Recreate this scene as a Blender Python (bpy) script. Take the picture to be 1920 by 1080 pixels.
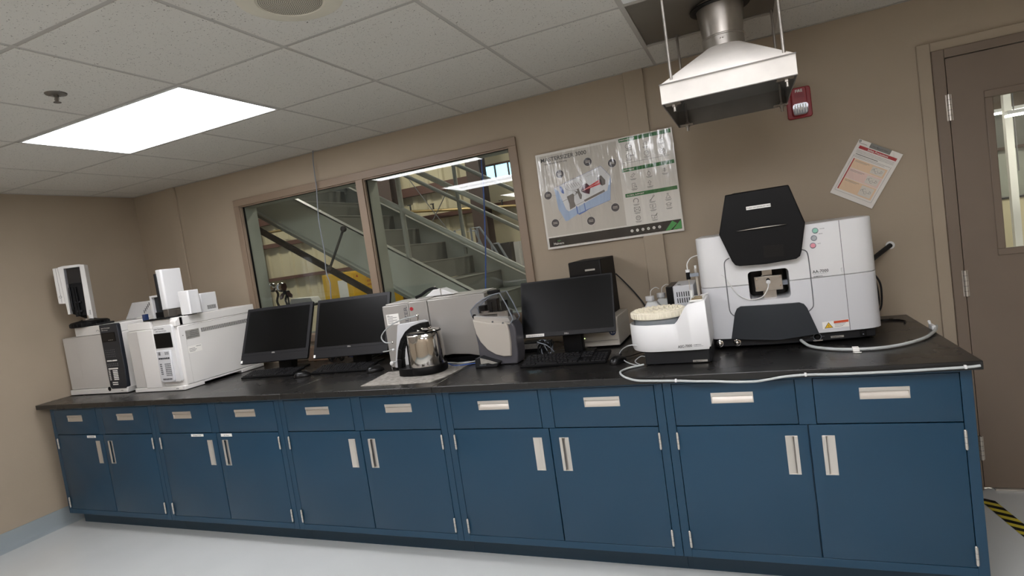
import bpy, bmesh, math, random
from mathutils import Vector, Matrix
random.seed(7)
for _o in list(bpy.data.objects): bpy.data.objects.remove(_o, do_unlink=True)
S = bpy.context.scene; COL = S.collection; PI = math.pi

# ------------------------------------------------ camera
YAW, PIT, ROL, FPX = -0.3976, -0.064, -0.1437, 1077.2
fw = Vector((math.sin(YAW)*math.cos(PIT), math.cos(YAW)*math.cos(PIT), math.sin(PIT)))
rt = Vector((math.cos(YAW), -math.sin(YAW), 0)); upv = rt.cross(fw)
r2 = math.cos(ROL)*rt + math.sin(ROL)*upv; u2 = -math.sin(ROL)*rt + math.cos(ROL)*upv
cd = bpy.data.cameras.new('camera'); cam = bpy.data.objects.new('camera', cd); COL.objects.link(cam)
cam.matrix_world = Matrix(((r2.x,u2.x,-fw.x,4.7084),(r2.y,u2.y,-fw.y,-2.4392),(r2.z,u2.z,-fw.z,1.5223),(0,0,0,1)))
cd.sensor_width = 36; cd.lens = 36*FPX/1920; cd.clip_start = .05
S.camera = cam
# ------------------------------------------------ world, exposure
wd = bpy.data.worlds.new('world'); S.world = wd; wd.use_nodes = True
wd.node_tree.nodes['Background'].inputs[0].default_value = (.75,.85,1,1)
wd.node_tree.nodes['Background'].inputs[1].default_value = .3
S.view_settings.view_transform = 'Standard'; S.view_settings.look = 'None'
S.view_settings.gamma = 1; S.view_settings.use_curve_mapping = False
S.view_settings.exposure = 0.28
LAMP = 14.5
WLAMP = 40.0         # strength of the warehouse tubes

# ------------------------------------------------ room numbers (metres)
H = 2.446; D = 1.003; XL = -.139; XR = 7.6; YF = -4.6; ZC = .914; UW = 1.0761
GX, GY, TS = 2.5015, -.5823, .6096

# ------------------------------------------------ materials
MATS = {}
def lin(c):
    c = c.lstrip('#'); v = [int(c[i:i+2],16)/255 for i in (0,2,4)]
    return tuple(x/12.92 if x <= .04045 else ((x+.055)/1.055)**2.4 for x in v)+(1,)
def mat(name, col, rough=.5, metal=0., spec=.5, noise=0., nscale=8., bump=0., bscale=200., coat=0., emis=None, estr=0., trans=0., alpha=1.):
    m = bpy.data.materials.new(name); m.use_nodes = True; nt = m.node_tree; b = nt.nodes['Principled BSDF']
    c = lin(col) if isinstance(col,str) else tuple(col)+(1,)
    b.inputs['Base Color'].default_value = c; b.inputs['Roughness'].default_value = rough
    b.inputs['Metallic'].default_value = metal; b.inputs['Specular IOR Level'].default_value = spec
    b.inputs['Coat Weight'].default_value = coat; b.inputs['Transmission Weight'].default_value = trans
    b.inputs['Alpha'].default_value = alpha
    tc = nt.nodes.new('ShaderNodeTexCoord')
    if noise > 0:
        n = nt.nodes.new('ShaderNodeTexNoise'); n.inputs['Scale'].default_value = nscale; n.inputs['Detail'].default_value = 5
        nt.links.new(tc.outputs['Object'], n.inputs['Vector'])
        r = nt.nodes.new('ShaderNodeValToRGB')
        r.color_ramp.elements[0].position = .3; r.color_ramp.elements[1].position = .7
        r.color_ramp.elements[0].color = tuple(x*(1-noise) for x in c[:3])+(1,)
        r.color_ramp.elements[1].color = tuple(min(1,x*(1+noise)) for x in c[:3])+(1,)
        nt.links.new(n.outputs['Fac'], r.inputs['Fac']); nt.links.new(r.outputs['Color'], b.inputs['Base Color'])
    if bump > 0:
        n = nt.nodes.new('ShaderNodeTexNoise'); n.inputs['Scale'].default_value = bscale; n.inputs['Detail'].default_value = 3
        nt.links.new(tc.outputs['Object'], n.inputs['Vector'])
        bp = nt.nodes.new('ShaderNodeBump'); bp.inputs['Strength'].default_value = bump; bp.inputs['Distance'].default_value = .002
        nt.links.new(n.outputs['Fac'], bp.inputs['Height']); nt.links.new(bp.outputs['Normal'], b.inputs['Normal'])
    if emis:
        b.inputs['Emission Color'].default_value = lin(emis); b.inputs['Emission Strength'].default_value = estr
    MATS[name] = m; return m
mat('wall', '#a29481', .75, noise=.03, nscale=3, bump=.25, bscale=90)
mat('frame', '#8b7967', .45, noise=.03, nscale=6)
mat('doorpaint', '#77695b', .45, noise=.03, nscale=5)
mat('cove', '#8f989b', .35)
mat('floor', '#c0c3c1', .2, noise=.03, nscale=2.2, bump=.05, bscale=60)
mat('tee', '#a7a29a', .5)
mat('navy', '#133950', .38, noise=.04, nscale=1.5, bump=.06, bscale=400)
mat('toekick', '#143142', .45)
mat('satin', '#cfcac2', .32, metal=.75)
mat('chrome', '#d8d5d0', .08, metal=1.)
mat('steel', '#b5b0a9', .28, metal=1., noise=.12, nscale=14)
mat('galv', '#aaa59e', .38, metal=.9, noise=.15, nscale=18)
mat('hoodpaint', '#e9e4dc', .5, metal=.0, noise=.07, nscale=9, bump=.1, bscale=30)
mat('hoodin', '#77736d', .5, metal=.4, noise=.1, nscale=8)
mat('panelgrey', '#716c65', .35, metal=.6, noise=.06, nscale=4)
mat('black', '#0a0a0b', .45, spec=.18)
mat('blackg', '#0a0a0b', .3, spec=.3)
mat('rubber', '#171717', .7)
mat('matteblack', '#0b0b0c', .5, spec=.15, bump=.1, bscale=500)
mat('screen', '#070707', .3, spec=.18)
mat('bezel', '#19191b', .45, spec=.3)
mat('white', '#d9d9d8', .38)
mat('white2', '#cbccce', .38)
mat('agwhite', '#dedcd8', .42, bump=.05, bscale=300)
mat('aggrey', '#c4c1bc', .42)
mat('paper', '#e2e1dc', .6)
mat('label', '#eceae4', .5)
mat('silverlabel', '#a9a69f', .35, metal=.4, noise=.15, nscale=90)
mat('slate', '#2b2f33', .45, spec=.3)
mat('graphite', '#1d1e20', .45, spec=.3)
mat('navypanel', '#20242b', .38)
mat('msgrey', '#a09d98', .36, metal=.25)
mat('mslight', '#b3b0ab', .36, metal=.2)
mat('hydrogrey', '#b9b3a9', .34, metal=.15)
mat('hydrodark', '#4b4a4f', .4)
mat('cream', '#e6dfca', .45)
mat('beigepc', '#c3bdb1', .45)
mat('tube', '#b9bdbc', .25, trans=.15)
mat('tubegrey', '#b7bab8', .25, trans=.3)
mat('cableblue', '#3c5fae', .5)
mat('cablegrey', '#7d838b', .5)
mat('cablewhite', '#d6d6d2', .45)
mat('inkdark', '#2a2a2b', .5)
mat('inkgrey', '#606163', .5)
mat('red', '#a31c26', .45)
mat('alarmred', '#8e1f28', .4)
mat('pink', '#e0bdb2', .4)
mat('peach', '#e3c3a6', .4)
mat('stickred', '#c9502c', .5)
mat('yellow', '#dcb02c', .45)
mat('tapeyellow', '#c2b437', .5, noise=.05, nscale=40)
mat('olive', '#8b7a2b', .5)
mat('ledgreen', '#8fc4ae', .3)
mat('ledgrey', '#a5a9ab', .3)
mat('ledpink', '#d9909b', .3)
mat('navyround', '#1d3159', .4)
mat('cloth', '#8f8a83', .95, noise=.35, nscale=45, bump=1., bscale=60)
mat('glove', '#7e97a3', .6, noise=.1, nscale=20)
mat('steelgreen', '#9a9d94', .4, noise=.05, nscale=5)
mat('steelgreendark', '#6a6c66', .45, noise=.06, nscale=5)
mat('railgrey', '#8f918a', .4)
mat('whwall', '#c4ba9c', .7, noise=.05, nscale=1.5)
mat('girt', '#57392f', .6)
mat('whcol', '#453630', .6)
mat('roof', '#544a40', .7)
mat('concrete', '#8c897f', .6)
mat('brass', '#8d7a52', .4, metal=.6)
mat('bottle', '#d4d5d2', .4)
mat('speaker', '#cdc6b4', .5)
mat('prongreflector', '#b9b7b2', .4, metal=.3)
mat('skywin', '#9fd0e6', .3, emis='#9fd6f2', estr=2.2)
mat('whlamp', '#ffffff', .3, emis='#fff8ea', estr=WLAMP)
mat('louverlamp', '#ffffff', .4, emis='#fbfaff', estr=6.)
mat('greenled', '#d8f0c0', .3, emis='#e8ffb0', estr=1.5)

def nt_of(name, col='#808080', rough=.5):
    m = mat(name, col, rough); return m, m.node_tree, m.node_tree.nodes['Principled BSDF']
# speckled acoustic ceiling tile
m, nt, b = nt_of('tile', '#bdb7ab', .85)
tc = nt.nodes.new('ShaderNodeTexCoord')
vo = nt.nodes.new('ShaderNodeTexVoronoi'); vo.inputs['Scale'].default_value = 75
nz = nt.nodes.new('ShaderNodeTexNoise'); nz.inputs['Scale'].default_value = 130; nz.inputs['Detail'].default_value = 2
mpn = nt.nodes.new('ShaderNodeMapping'); mpn.inputs['Rotation'].default_value = (0,0,.4); mpn.inputs['Scale'].default_value = (1,1.0,1)
nt.links.new(tc.outputs['Object'], mpn.inputs['Vector']); nt.links.new(mpn.outputs['Vector'], nz.inputs['Vector'])
nz2 = nt.nodes.new('ShaderNodeTexNoise'); nz2.inputs['Scale'].default_value = 60; nz2.inputs['Detail'].default_value = 1
mxv = nt.nodes.new('ShaderNodeMixRGB'); mxv.inputs[0].default_value = .06
nt.links.new(tc.outputs['Object'], nz2.inputs['Vector'])
nt.links.new(tc.outputs['Object'], mxv.inputs[1]); nt.links.new(nz2.outputs['Color'], mxv.inputs[2])
nt.links.new(mxv.outputs[0], vo.inputs['Vector'])
r1 = nt.nodes.new('ShaderNodeValToRGB'); r1.color_ramp.elements[0].position = .17; r1.color_ramp.elements[1].position = .27
r1.color_ramp.elements[0].color = (0,0,0,1); r1.color_ramp.elements[1].color = (1,1,1,1)
nt.links.new(vo.outputs['Distance'], r1.inputs['Fac'])
r3 = nt.nodes.new('ShaderNodeValToRGB'); r3.color_ramp.elements[0].position = .50; r3.color_ramp.elements[1].position = .56
r3.color_ramp.elements[0].color = (1,1,1,1); r3.color_ramp.elements[1].color = (0,0,0,1)
nt.links.new(nz.outputs['Fac'], r3.inputs['Fac'])
mx0 = nt.nodes.new('ShaderNodeMixRGB'); mx0.blend_type = 'LIGHTEN'; mx0.inputs[0].default_value = 1
nt.links.new(r1.outputs['Color'], mx0.inputs[1]); nt.links.new(r3.outputs['Color'], mx0.inputs[2])
mx1 = nt.nodes.new('ShaderNodeMixRGB'); mx1.inputs[1].default_value = lin('#453f36'); mx1.inputs[2].default_value = lin('#c9c5bc')
nt.links.new(mx0.outputs[0], mx1.inputs[0]); nt.links.new(mx1.outputs[0], b.inputs['Base Color'])
# black epoxy worktop, slightly scuffed
m, nt, b = nt_of('counter', '#1d1c1c', .25)
tc = nt.nodes.new('ShaderNodeTexCoord'); nz = nt.nodes.new('ShaderNodeTexNoise'); nz.inputs['Scale'].default_value = 3.5; nz.inputs['Detail'].default_value = 7
nt.links.new(tc.outputs['Object'], nz.inputs['Vector'])
mr = nt.nodes.new('ShaderNodeMapRange'); mr.inputs[3].default_value = .24; mr.inputs[4].default_value = .31
nt.links.new(nz.outputs['Fac'], mr.inputs[0]); nt.links.new(mr.outputs[0], b.inputs['Roughness'])
rr = nt.nodes.new('ShaderNodeValToRGB'); rr.color_ramp.elements[0].color = lin('#181717'); rr.color_ramp.elements[1].color = lin('#1f1e1c')
nt.links.new(nz.outputs['Fac'], rr.inputs['Fac']); nt.links.new(rr.outputs['Color'], b.inputs['Base Color'])
# troffer lens: two tubes behind a prismatic sheet
def lens_mat():
    m = bpy.data.materials.new('lens'); m.use_nodes = True; nt = m.node_tree; b = nt.nodes['Principled BSDF']
    b.inputs['Base Color'].default_value = (.8,.8,.8,1)
    tc = nt.nodes.new('ShaderNodeTexCoord'); sp = nt.nodes.new('ShaderNodeSeparateXYZ'); nt.links.new(tc.outputs['Object'], sp.inputs[0])
    ab = nt.nodes.new('ShaderNodeMath'); ab.operation = 'ABSOLUTE'; nt.links.new(sp.outputs['Y'], ab.inputs[0])
    ra = nt.nodes.new('ShaderNodeValToRGB'); cr = ra.color_ramp
    cr.elements[0].position = 0; cr.elements[0].color = (.62,.62,.62,1); cr.elements[1].position = .12; cr.elements[1].color = (1,1,1,1)
    e = cr.elements.new(.2); e.color = (.9,.9,.9,1); e = cr.elements.new(.3); e.color = (.7,.7,.7,1)
    nt.links.new(ab.outputs[0], ra.inputs['Fac'])
    ck = nt.nodes.new('ShaderNodeTexWave'); ck.inputs['Scale'].default_value = 60; ck.inputs['Distortion'].default_value = 0; nt.links.new(tc.outputs['Object'], ck.inputs['Vector'])
    mr = nt.nodes.new('ShaderNodeMapRange'); mr.inputs[3].default_value = .85; mr.inputs[4].default_value = 1.1; nt.links.new(ck.outputs['Fac'], mr.inputs[0])
    mu = nt.nodes.new('ShaderNodeMath'); mu.operation = 'MULTIPLY'; nt.links.new(ra.outputs['Color'], mu.inputs[0]); nt.links.new(mr.outputs[0], mu.inputs[1])
    m2 = nt.nodes.new('ShaderNodeMath'); m2.operation = 'MULTIPLY'; m2.inputs[1].default_value = LAMP; nt.links.new(mu.outputs[0], m2.inputs[0])
    b.inputs['Emission Color'].default_value = lin('#fbfaff'); nt.links.new(m2.outputs[0], b.inputs['Emission Strength'])
    MATS['lens'] = m
lens_mat()
def glass_mat(name, tint=(1,1,1), base=.04, rough=.0, haze=0.):
    m = bpy.data.materials.new(name); m.use_nodes = True; nt = m.node_tree
    for n in list(nt.nodes):
        if n.type != 'OUTPUT_MATERIAL': nt.nodes.remove(n)
    out = nt.nodes[0]; tr = nt.nodes.new('ShaderNodeBsdfTransparent'); tr.inputs[0].default_value = tuple(tint)+(1,)
    gl = nt.nodes.new('ShaderNodeBsdfGlossy'); gl.inputs['Roughness'].default_value = rough
    fr = nt.nodes.new('ShaderNodeFresnel'); ge = nt.nodes.new('ShaderNodeNewGeometry')
    io = nt.nodes.new('ShaderNodeMapRange'); io.inputs[3].default_value = 1.5; io.inputs[4].default_value = 1/1.5
    nt.links.new(ge.outputs['Backfacing'], io.inputs[0]); nt.links.new(io.outputs[0], fr.inputs['IOR'])
    mx = nt.nodes.new('ShaderNodeMixShader'); nt.links.new(fr.outputs[0], mx.inputs[0]); nt.links.new(tr.outputs[0], mx.inputs[1]); nt.links.new(gl.outputs[0], mx.inputs[2])
    nt.links.new(mx.outputs[0], out.inputs[0]); MATS[name] = m
glass_mat('glass', (.93,.95,.93)); glass_mat('plastic_clear', (.86,.88,.92), rough=.03)
# laminated poster stock: wrinkled vertically
def lam(name, col, rough=.12):
    m, nt, b = nt_of(name, col, rough); b.inputs['Coat Weight'].default_value = .6; b.inputs['Coat Roughness'].default_value = .06
    tc = nt.nodes.new('ShaderNodeTexCoord'); mp = nt.nodes.new('ShaderNodeMapping'); mp.inputs['Scale'].default_value = (1,1,.16)
    nz = nt.nodes.new('ShaderNodeTexNoise'); nz.inputs['Scale'].default_value = 22; nz.inputs['Detail'].default_value = 2.5
    nt.links.new(tc.outputs['Object'], mp.inputs[0]); nt.links.new(mp.outputs[0], nz.inputs['Vector'])
    bp = nt.nodes.new('ShaderNodeBump'); bp.inputs['Strength'].default_value = .5; bp.inputs['Distance'].default_value = .012
    nt.links.new(nz.outputs['Fac'], bp.inputs['Height'])
    nt.links.new(bp.outputs[0], b.inputs['Normal']); nt.links.new(bp.outputs[0], b.inputs['Coat Normal'])
for n_, c_ in (('p_white','#d6d3cb'),('p_grey','#bbb6ac'),('p_green','#2f6b3c'),('p_black','#222223'),('p_dot','#4a484b'),('p_ink','#4a4a4a'),('p_blue','#9fb2cc'),('p_blue2','#5c74ad'),('p_pale','#cfd0d0'),('p_steel','#6f6a66'),('p_red','#b52630'),('p_maroon','#4a2536'),('p_lime','#4a9452')): lam(n_, c_)
lam('s_white','#dcd8d2'); lam('s_red','#9e1c2a'); lam('s_pink','#dcc0b6'); lam('s_peach','#dcbfa0'); lam('s_grey','#6e6f6c'); lam('s_line','#8b8784'); lam('s_pale','#cfcac0')

# ------------------------------------------------ mesh builder
FONTCACHE = {}
def text_mesh(s):
    if s in FONTCACHE: return FONTCACHE[s]
    cu = bpy.data.curves.new('t','FONT'); cu.body = s; cu.size = 1; cu.offset = .012; cu.resolution_u = 2
    o = bpy.data.objects.new('t', cu); COL.objects.link(o)
    dg = bpy.context.evaluated_depsgraph_get(); dg.update()
    me = bpy.data.meshes.new_from_object(o.evaluated_get(dg))
    v = [tuple(x.co) for x in me.vertices]; f = [tuple(p.vertices) for p in me.polygons]
    bpy.data.objects.remove(o); bpy.data.curves.remove(cu); bpy.data.meshes.remove(me)
    w = max((x[0] for x in v), default=0)
    FONTCACHE[s] = (v, f, w); return FONTCACHE[s]
class MB:
    def __init__(s, m=None): s.v=[]; s.f=[]; s.mi=[]; s.mats=[]; s.m=m; s.X=None
    def add(s, vs, fs, m=None):
        m = m or s.m
        if m not in s.mats: s.mats.append(m)
        k = s.mats.index(m); n = len(s.v)
        for p in vs:
            p = Vector(p); s.v.append(tuple(s.X @ p) if s.X is not None else tuple(p))
        for f in fs: s.f.append(tuple(i+n for i in f)); s.mi.append(k)
        return s
    def box(s, x0,x1,y0,y1,z0,z1, m=None):
        v=[(x0,y0,z0),(x1,y0,z0),(x1,y1,z0),(x0,y1,z0),(x0,y0,z1),(x1,y0,z1),(x1,y1,z1),(x0,y1,z1)]
        return s.add(v,[(3,2,1,0),(4,5,6,7),(0,1,5,4),(1,2,6,5),(2,3,7,6),(3,0,4,7)],m)
    def prism(s, poly, ax, a0, a1, m=None, scale1=1., off1=(0,0)):
        n=len(poly); cx=sum(p[0] for p in poly)/n; cy=sum(p[1] for p in poly)/n
        q=[((p[0]-cx)*scale1+cx+off1[0],(p[1]-cy)*scale1+cy+off1[1]) for p in poly]
        def P(p,a): return (p[0],a,p[1]) if ax=='y' else ((p[0],p[1],a) if ax=='z' else (a,p[0],p[1]))
        v=[P(p,a0) for p in poly]+[P(p,a1) for p in q]
        f=[tuple(range(n)),tuple(range(2*n-1,n-1,-1))]+[(i,n+i,n+(i+1)%n,(i+1)%n) for i in range(n)]
        return s.add(v,f,m)
    def cyl(s, p0,p1,r0,r1=None,n=20,m=None,caps=True):
        r1 = r0 if r1 is None else r1; p0=Vector(p0); p1=Vector(p1); d=(p1-p0).normalized()
        a=d.orthogonal().normalized(); b=d.cross(a); v=[]
        for p,r in((p0,r0),(p1,r1)):
            for i in range(n): t=2*PI*i/n; v.append(p+a*math.cos(t)*r+b*math.sin(t)*r)
        f=[(i,(i+1)%n,n+(i+1)%n,n+i) for i in range(n)]
        if caps: f+=[tuple(range(n-1,-1,-1)),tuple(range(n,2*n))]
        return s.add(v,f,m)
    def tube(s, pts, r, n=10, m=None, smooth=True, sub=6):
        P=[Vector(p) for p in pts]
        if smooth and len(P)>2:
            Q=[P[0]+(P[0]-P[1])]+P+[P[-1]+(P[-1]-P[-2])]; R=[]
            for i in range(1,len(Q)-2):
                a,b,c,d=Q[i-1],Q[i],Q[i+1],Q[i+2]
                for k in range(sub):
                    t=k/sub; R.append(.5*((2*b)+(c-a)*t+(2*a-5*b+4*c-d)*t*t+(3*b-a-3*c+d)*t**3))
            R.append(P[-1]); P=R
        v=[]; a=None
        for i,p in enumerate(P):
            d=(P[min(i+1,len(P)-1)]-P[max(i-1,0)]).normalized()
            if a is None: a=d.orthogonal().normalized()
            a=(a-d*a.dot(d)).normalized(); b=d.cross(a)
            for k in range(n): t=2*PI*k/n; v.append(p+a*math.cos(t)*r+b*math.sin(t)*r)
        f=[]
        for i in range(len(P)-1):
            for k in range(n): f.append((i*n+k,i*n+(k+1)%n,(i+1)*n+(k+1)%n,(i+1)*n+k))
        L=len(P)-1; f+=[tuple(range(n-1,-1,-1)),tuple(L*n+k for k in range(n))]
        return s.add(v,f,m)
    def lathe(s, prof, c=(0,0,0), n=40, m=None, ax='z', sx=1., sy=1.):
        v=[]; c=Vector(c)
        for r,z in prof:
            for i in range(n):
                t=2*PI*i/n; x,y=r*math.cos(t)*sx,r*math.sin(t)*sy
                v.append(c+(Vector((x,y,z)) if ax=='z' else Vector((x,-z,y)) if ax=='y' else Vector((z,x,y))))
        L=len(prof); f=[(j*n+i,j*n+(i+1)%n,(j+1)*n+(i+1)%n,(j+1)*n+i) for j in range(L-1) for i in range(n)]
        if prof[0][0]>1e-6: f.append(tuple(range(n-1,-1,-1)))
        if prof[-1][0]>1e-6: f.append(tuple((L-1)*n+i for i in range(n)))
        return s.add(v,f,m)
    def ball(s, c, r, m=None, sx=1, sy=1, sz=1, n=20):
        k=10; prof=[(max(1e-7,r*math.sin(PI*i/k)),-r*sz*math.cos(PI*i/k)) for i in range(k+1)]
        return s.lathe(prof,c,n,m,'z',sx,sy)
    def text(s, t, p, size, u=(1,0,0), w=(0,0,1), m='inkdark', width=None, center=False, dep=.0006):
        v,f,W = text_mesh(t)
        if not v: return s
        u=Vector(u).normalized(); w=Vector(w).normalized(); nrm=u.cross(w); kx = (width/W) if width else size
        p=Vector(p)-(u*W*kx/2 if center else Vector((0,0,0)))
        n=len(v); top=[p+u*x[0]*kx+w*x[1]*size+nrm*dep for x in v]; f2=[tuple(q) for q in f]
        return s.add(top, f2, m)
    def ring(s, c, r, t, u=(1,0,0), w=(0,0,1), m=None, n=24, a0=0, a1=2*PI):
        u=Vector(u); w=Vector(w); c=Vector(c); v=[]; 
        for i in range(n+1):
            a=a0+(a1-a0)*i/n; d=u*math.cos(a)+w*math.sin(a); v+=[c+d*(r-t/2),c+d*(r+t/2)]
        return s.add(v,[(2*i,2*i+1,2*i+3,2*i+2) for i in range(n)],m)
    def disc(s, c, r, u=(1,0,0), w=(0,0,1), m=None, n=28):
        u=Vector(u); w=Vector(w); c=Vector(c)
        return s.add([c+u*r*math.cos(2*PI*i/n)+w*r*math.sin(2*PI*i/n) for i in range(n)],[tuple(range(n))],m)
    def line(s, a, b, t, nrm=(0,-1,0), m=None):
        a=Vector(a); b=Vector(b); d=(b-a).normalized(); k=d.cross(Vector(nrm)).normalized()*t/2
        return s.add([a-k,b-k,b+k,a+k],[(0,1,2,3)],m)
    def build(s, name, parent=None, bevel=0., seg=2, kind=None, label=None, local=False, sharp=35):
        me=bpy.data.meshes.new(name); v=s.v
        if parent is not None and not local:
            inv=WM[parent.name].inverted(); v=[tuple(inv@Vector(p)) for p in v]
        me.from_pydata(v,[],s.f)
        for k in s.mats: me.materials.append(MATS[k])
        me.polygons.foreach_set('material_index', s.mi)
        bm=bmesh.new(); bm.from_mesh(me); bmesh.ops.recalc_face_normals(bm, faces=[f for f in bm.faces]) if s.recalc else None; bm.to_mesh(me); bm.free()
        me.polygons.foreach_set('use_smooth',[True]*len(me.polygons)); me.set_sharp_from_angle(angle=math.radians(sharp)); me.update()
        o=bpy.data.objects.new(name,me); COL.objects.link(o)
        if parent is not None: o.parent=parent; WM[o.name]=WM[parent.name]
        else: WM[o.name]=Matrix()
        if bevel>0:
            b=o.modifiers.new('b','BEVEL'); b.width=bevel; b.segments=seg; b.limit_method='ANGLE'; b.angle_limit=math.radians(40)
        if kind: o['kind']=kind
        if label: o['label']=label
        return o
    recalc=True
WM={}
def thing(name, label, cat, loc=(0,0,0), rz=0., group=None):
    o=bpy.data.objects.new(name,None); COL.objects.link(o); o.location=loc; o.rotation_euler=(0,0,rz); o.empty_display_size=.05
    o['label']=label; o['category']=cat
    if group: o['group']=group
    WM[o.name]=Matrix.Translation(loc)@Matrix.Rotation(rz,4,'Z'); return o
def tag(o,label,cat,group=None):
    o['label']=label; o['category']=cat
    if group: o['group']=group
    return o
def struct(mb,name,bevel=0.): return mb.build(name,None,bevel,kind='structure')
def dup(root, loc, rz=0., label=None):
    r=root.copy(); COL.objects.link(r); r.location=loc; r.rotation_euler=(0,0,rz)
    if label: r['label']=label
    WM[r.name]=Matrix.Translation(loc)@Matrix.Rotation(rz,4,'Z')
    for ch in list(root.children):
        c=ch.copy(); COL.objects.link(c); c.parent=r; WM[c.name]=WM[r.name]
        for g in list(ch.children):
            d=g.copy(); COL.objects.link(d); d.parent=c; WM[d.name]=WM[r.name]
    return r
def carve(o, cmb, parent, local=False):
    """boolean-cut a part; the cutter is written in the same frame the part was"""
    c=cmb.build('cutter'); old=o.parent; o.parent=None
    M=Matrix() if local else WM[parent.name]; o.matrix_world=M; bpy.context.view_layer.update()
    md=o.modifiers.new('cut','BOOLEAN'); md.object=c; md.operation='DIFFERENCE'; md.solver='EXACT'
    dg=bpy.context.evaluated_depsgraph_get(); dg.update()
    me=bpy.data.meshes.new_from_object(o.evaluated_get(dg)); me.name=o.data.name; o.modifiers.clear(); o.data=me
    me.polygons.foreach_set('use_smooth',[True]*len(me.polygons)); me.set_sharp_from_angle(angle=math.radians(30))
    o.matrix_world=Matrix(); o.parent=old; o.matrix_local=Matrix(); o.matrix_parent_inverse=Matrix()
    bpy.data.objects.remove(c)
def rrect(x0,x1,z0,z1,r,n=5):
    P=[]
    for cx,cz,a in((x1-r,z1-r,0),(x0+r,z1-r,90),(x0+r,z0+r,180),(x1-r,z0+r,270)):
        for i in range(n+1): t=math.radians(a+90*i/n); P.append((cx+r*math.cos(t),cz+r*math.sin(t)))
    return P

# ================================================= ROOM
struct(MB('floor').box(XL-.2,XR+.2,YF-.2,D+.14,-.1,0),'floor')
WT=D+.155
wb=MB('wall')   # back wall, pierced by the observation window and the door
W0,W1,WZ0,WZ1 = 1.03,3.41,1.08,2.20
DX0,DX1,DZ = 5.605,6.68,2.18
wb.box(XL-.2,W0,D,WT,0,H+.3).box(W0,W1,D,WT,0,WZ0).box(W0,W1,D,WT,WZ1,H+.3).box(W1,DX0,D,WT,0,H+.3).box(DX0,DX1,D,WT,DZ,H+.3).box(DX1,XR+.2,D,WT,0,H+.3)
struct(wb,'wall_back')
struct(MB('wall').box(XL-.12,XL,YF-.2,D,0,H+.3),'wall_left')
struct(MB('wall').box(XR,XR+.12,YF-.2,D,0,H+.3),'wall_right')
struct(MB('wall').box(XL,XR,YF-.12,YF,0,H+.3),'wall_front')
# battens covering the wall panel joints
for i,(a,b,z0) in enumerate(((.280,.381,.0),(4.142,4.257,.0))):
    struct(MB('wall').box(a,b,D-.018,D,z0,H),'trim_%d'%(i+1),bevel=.004)
# integral cove base
def cove(axis):
    m=MB('cove'); prof=[(0,0),(.05,0),(.03,.006),(.014,.018),(.008,.04),(.006,.122),(0,.122)]
    if axis=='left': m.prism([(XL+a,b) for a,b in prof],'y',YF,D)
    if axis=='right': m.prism([(XR-a,b) for a,b in prof],'y',YF,D)
    if axis=='back': m.prism([(D-a,b) for a,b in prof],'x',XL,DX0-.06)
    if axis=='front': m.prism([(YF+a,b) for a,b in prof],'x',XL,XR)
    return m
for ax in ('left','right','back','front'): struct(cove(ax),'baseboard_'+ax)

# ceiling: lay-in tiles on a tee grid
lights=[(GX-2*TS,GY),(GX-2*TS,GY-3*TS),(GX+2*TS,GY-3*TS),(GX+3*TS,GY-2*TS),(GX-2*TS,GY-6*TS),(GX+2*TS,GY-6*TS),(GX+6*TS,GY-6*TS)]  # rear row at the end of the list: unseen lamps added as fill
VENT=(3,0)
skip=set()
for lx,ly in lights:
    i=round((lx-GX)/TS); j=round((ly-GY)/TS); skip|={(i,j),(i+1,j)}
HP=(3,1)          # tile replaced by the sheet-metal hood plate
ct=MB('tile'); i0=math.floor((XL-GX)/TS); i1=math.ceil((XR-GX)/TS); j0=math.floor((YF-GY)/TS); j1=math.ceil((D-GY)/TS)
rear=[]
for i in range(i0,i1):
    for j in range(j0,j1):
        if (i,j) in skip or (i,j) in (HP,VENT): continue
        x0=max(XL,GX+i*TS); x1=min(XR,GX+(i+1)*TS); y0=max(YF,GY+j*TS); y1=min(D,GY+(j+1)*TS)
        if x1-x0<.02 or y1-y0<.02: continue
        t=.009
        inner=[(x0+t,y0+t),(x1-t,y0+t),(x1-t,y1-t),(x0+t,y1-t)]
        rr_=[r for r in rear if x0<r[1]-.05 and x1>r[0]+.05 and y0<r[3]-.05 and y1>r[2]+.05]
        if rr_:   # half tiles beside the rear fixtures
            r=rr_[0]
            for a,b in ((y0,min(y1,r[2])),(max(y0,r[3]),y1)):
                if b-a>.03: ct.box(x0,x1,a,b,H+.004,H+.02)
            continue
        ct.box(x0+t,x1-t,y0+t,y1-t,H-.001,H+.018)
        ct.box(x0,x1,y0,y1,H+.006,H+.02)
ct.box(XL-.1,XR+.1,YF-.1,D+.02,H+.12,H+.14)
struct(ct,'ceiling')
g=MB('tee')
for i in range(i0+1,i1): g.box(GX+i*TS-.0125,GX+i*TS+.0125,YF,D,H,H+.0055)
for j in range(j0+1,j1):
    y=GY+j*TS
    for i in range(i0,i1):
        if any(r[2]<y<r[3] and GX+i*TS<r[1]-.05 and GX+(i+1)*TS>r[0]+.05 for r in rear): continue
        if (i,j) in {(a,b) for a,b in ()}: continue
        g.box(max(XL,GX+i*TS),min(XR,GX+(i+1)*TS),y-.0115,y+.0115,H+.0006,H+.006)
struct(g,'trim_3')
struct(MB('tee').box(XL,XR,D-.02,D,H-.003,H+.004).box(XL,XL+.02,YF,D,H-.003,H+.004),'trim_4')

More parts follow.
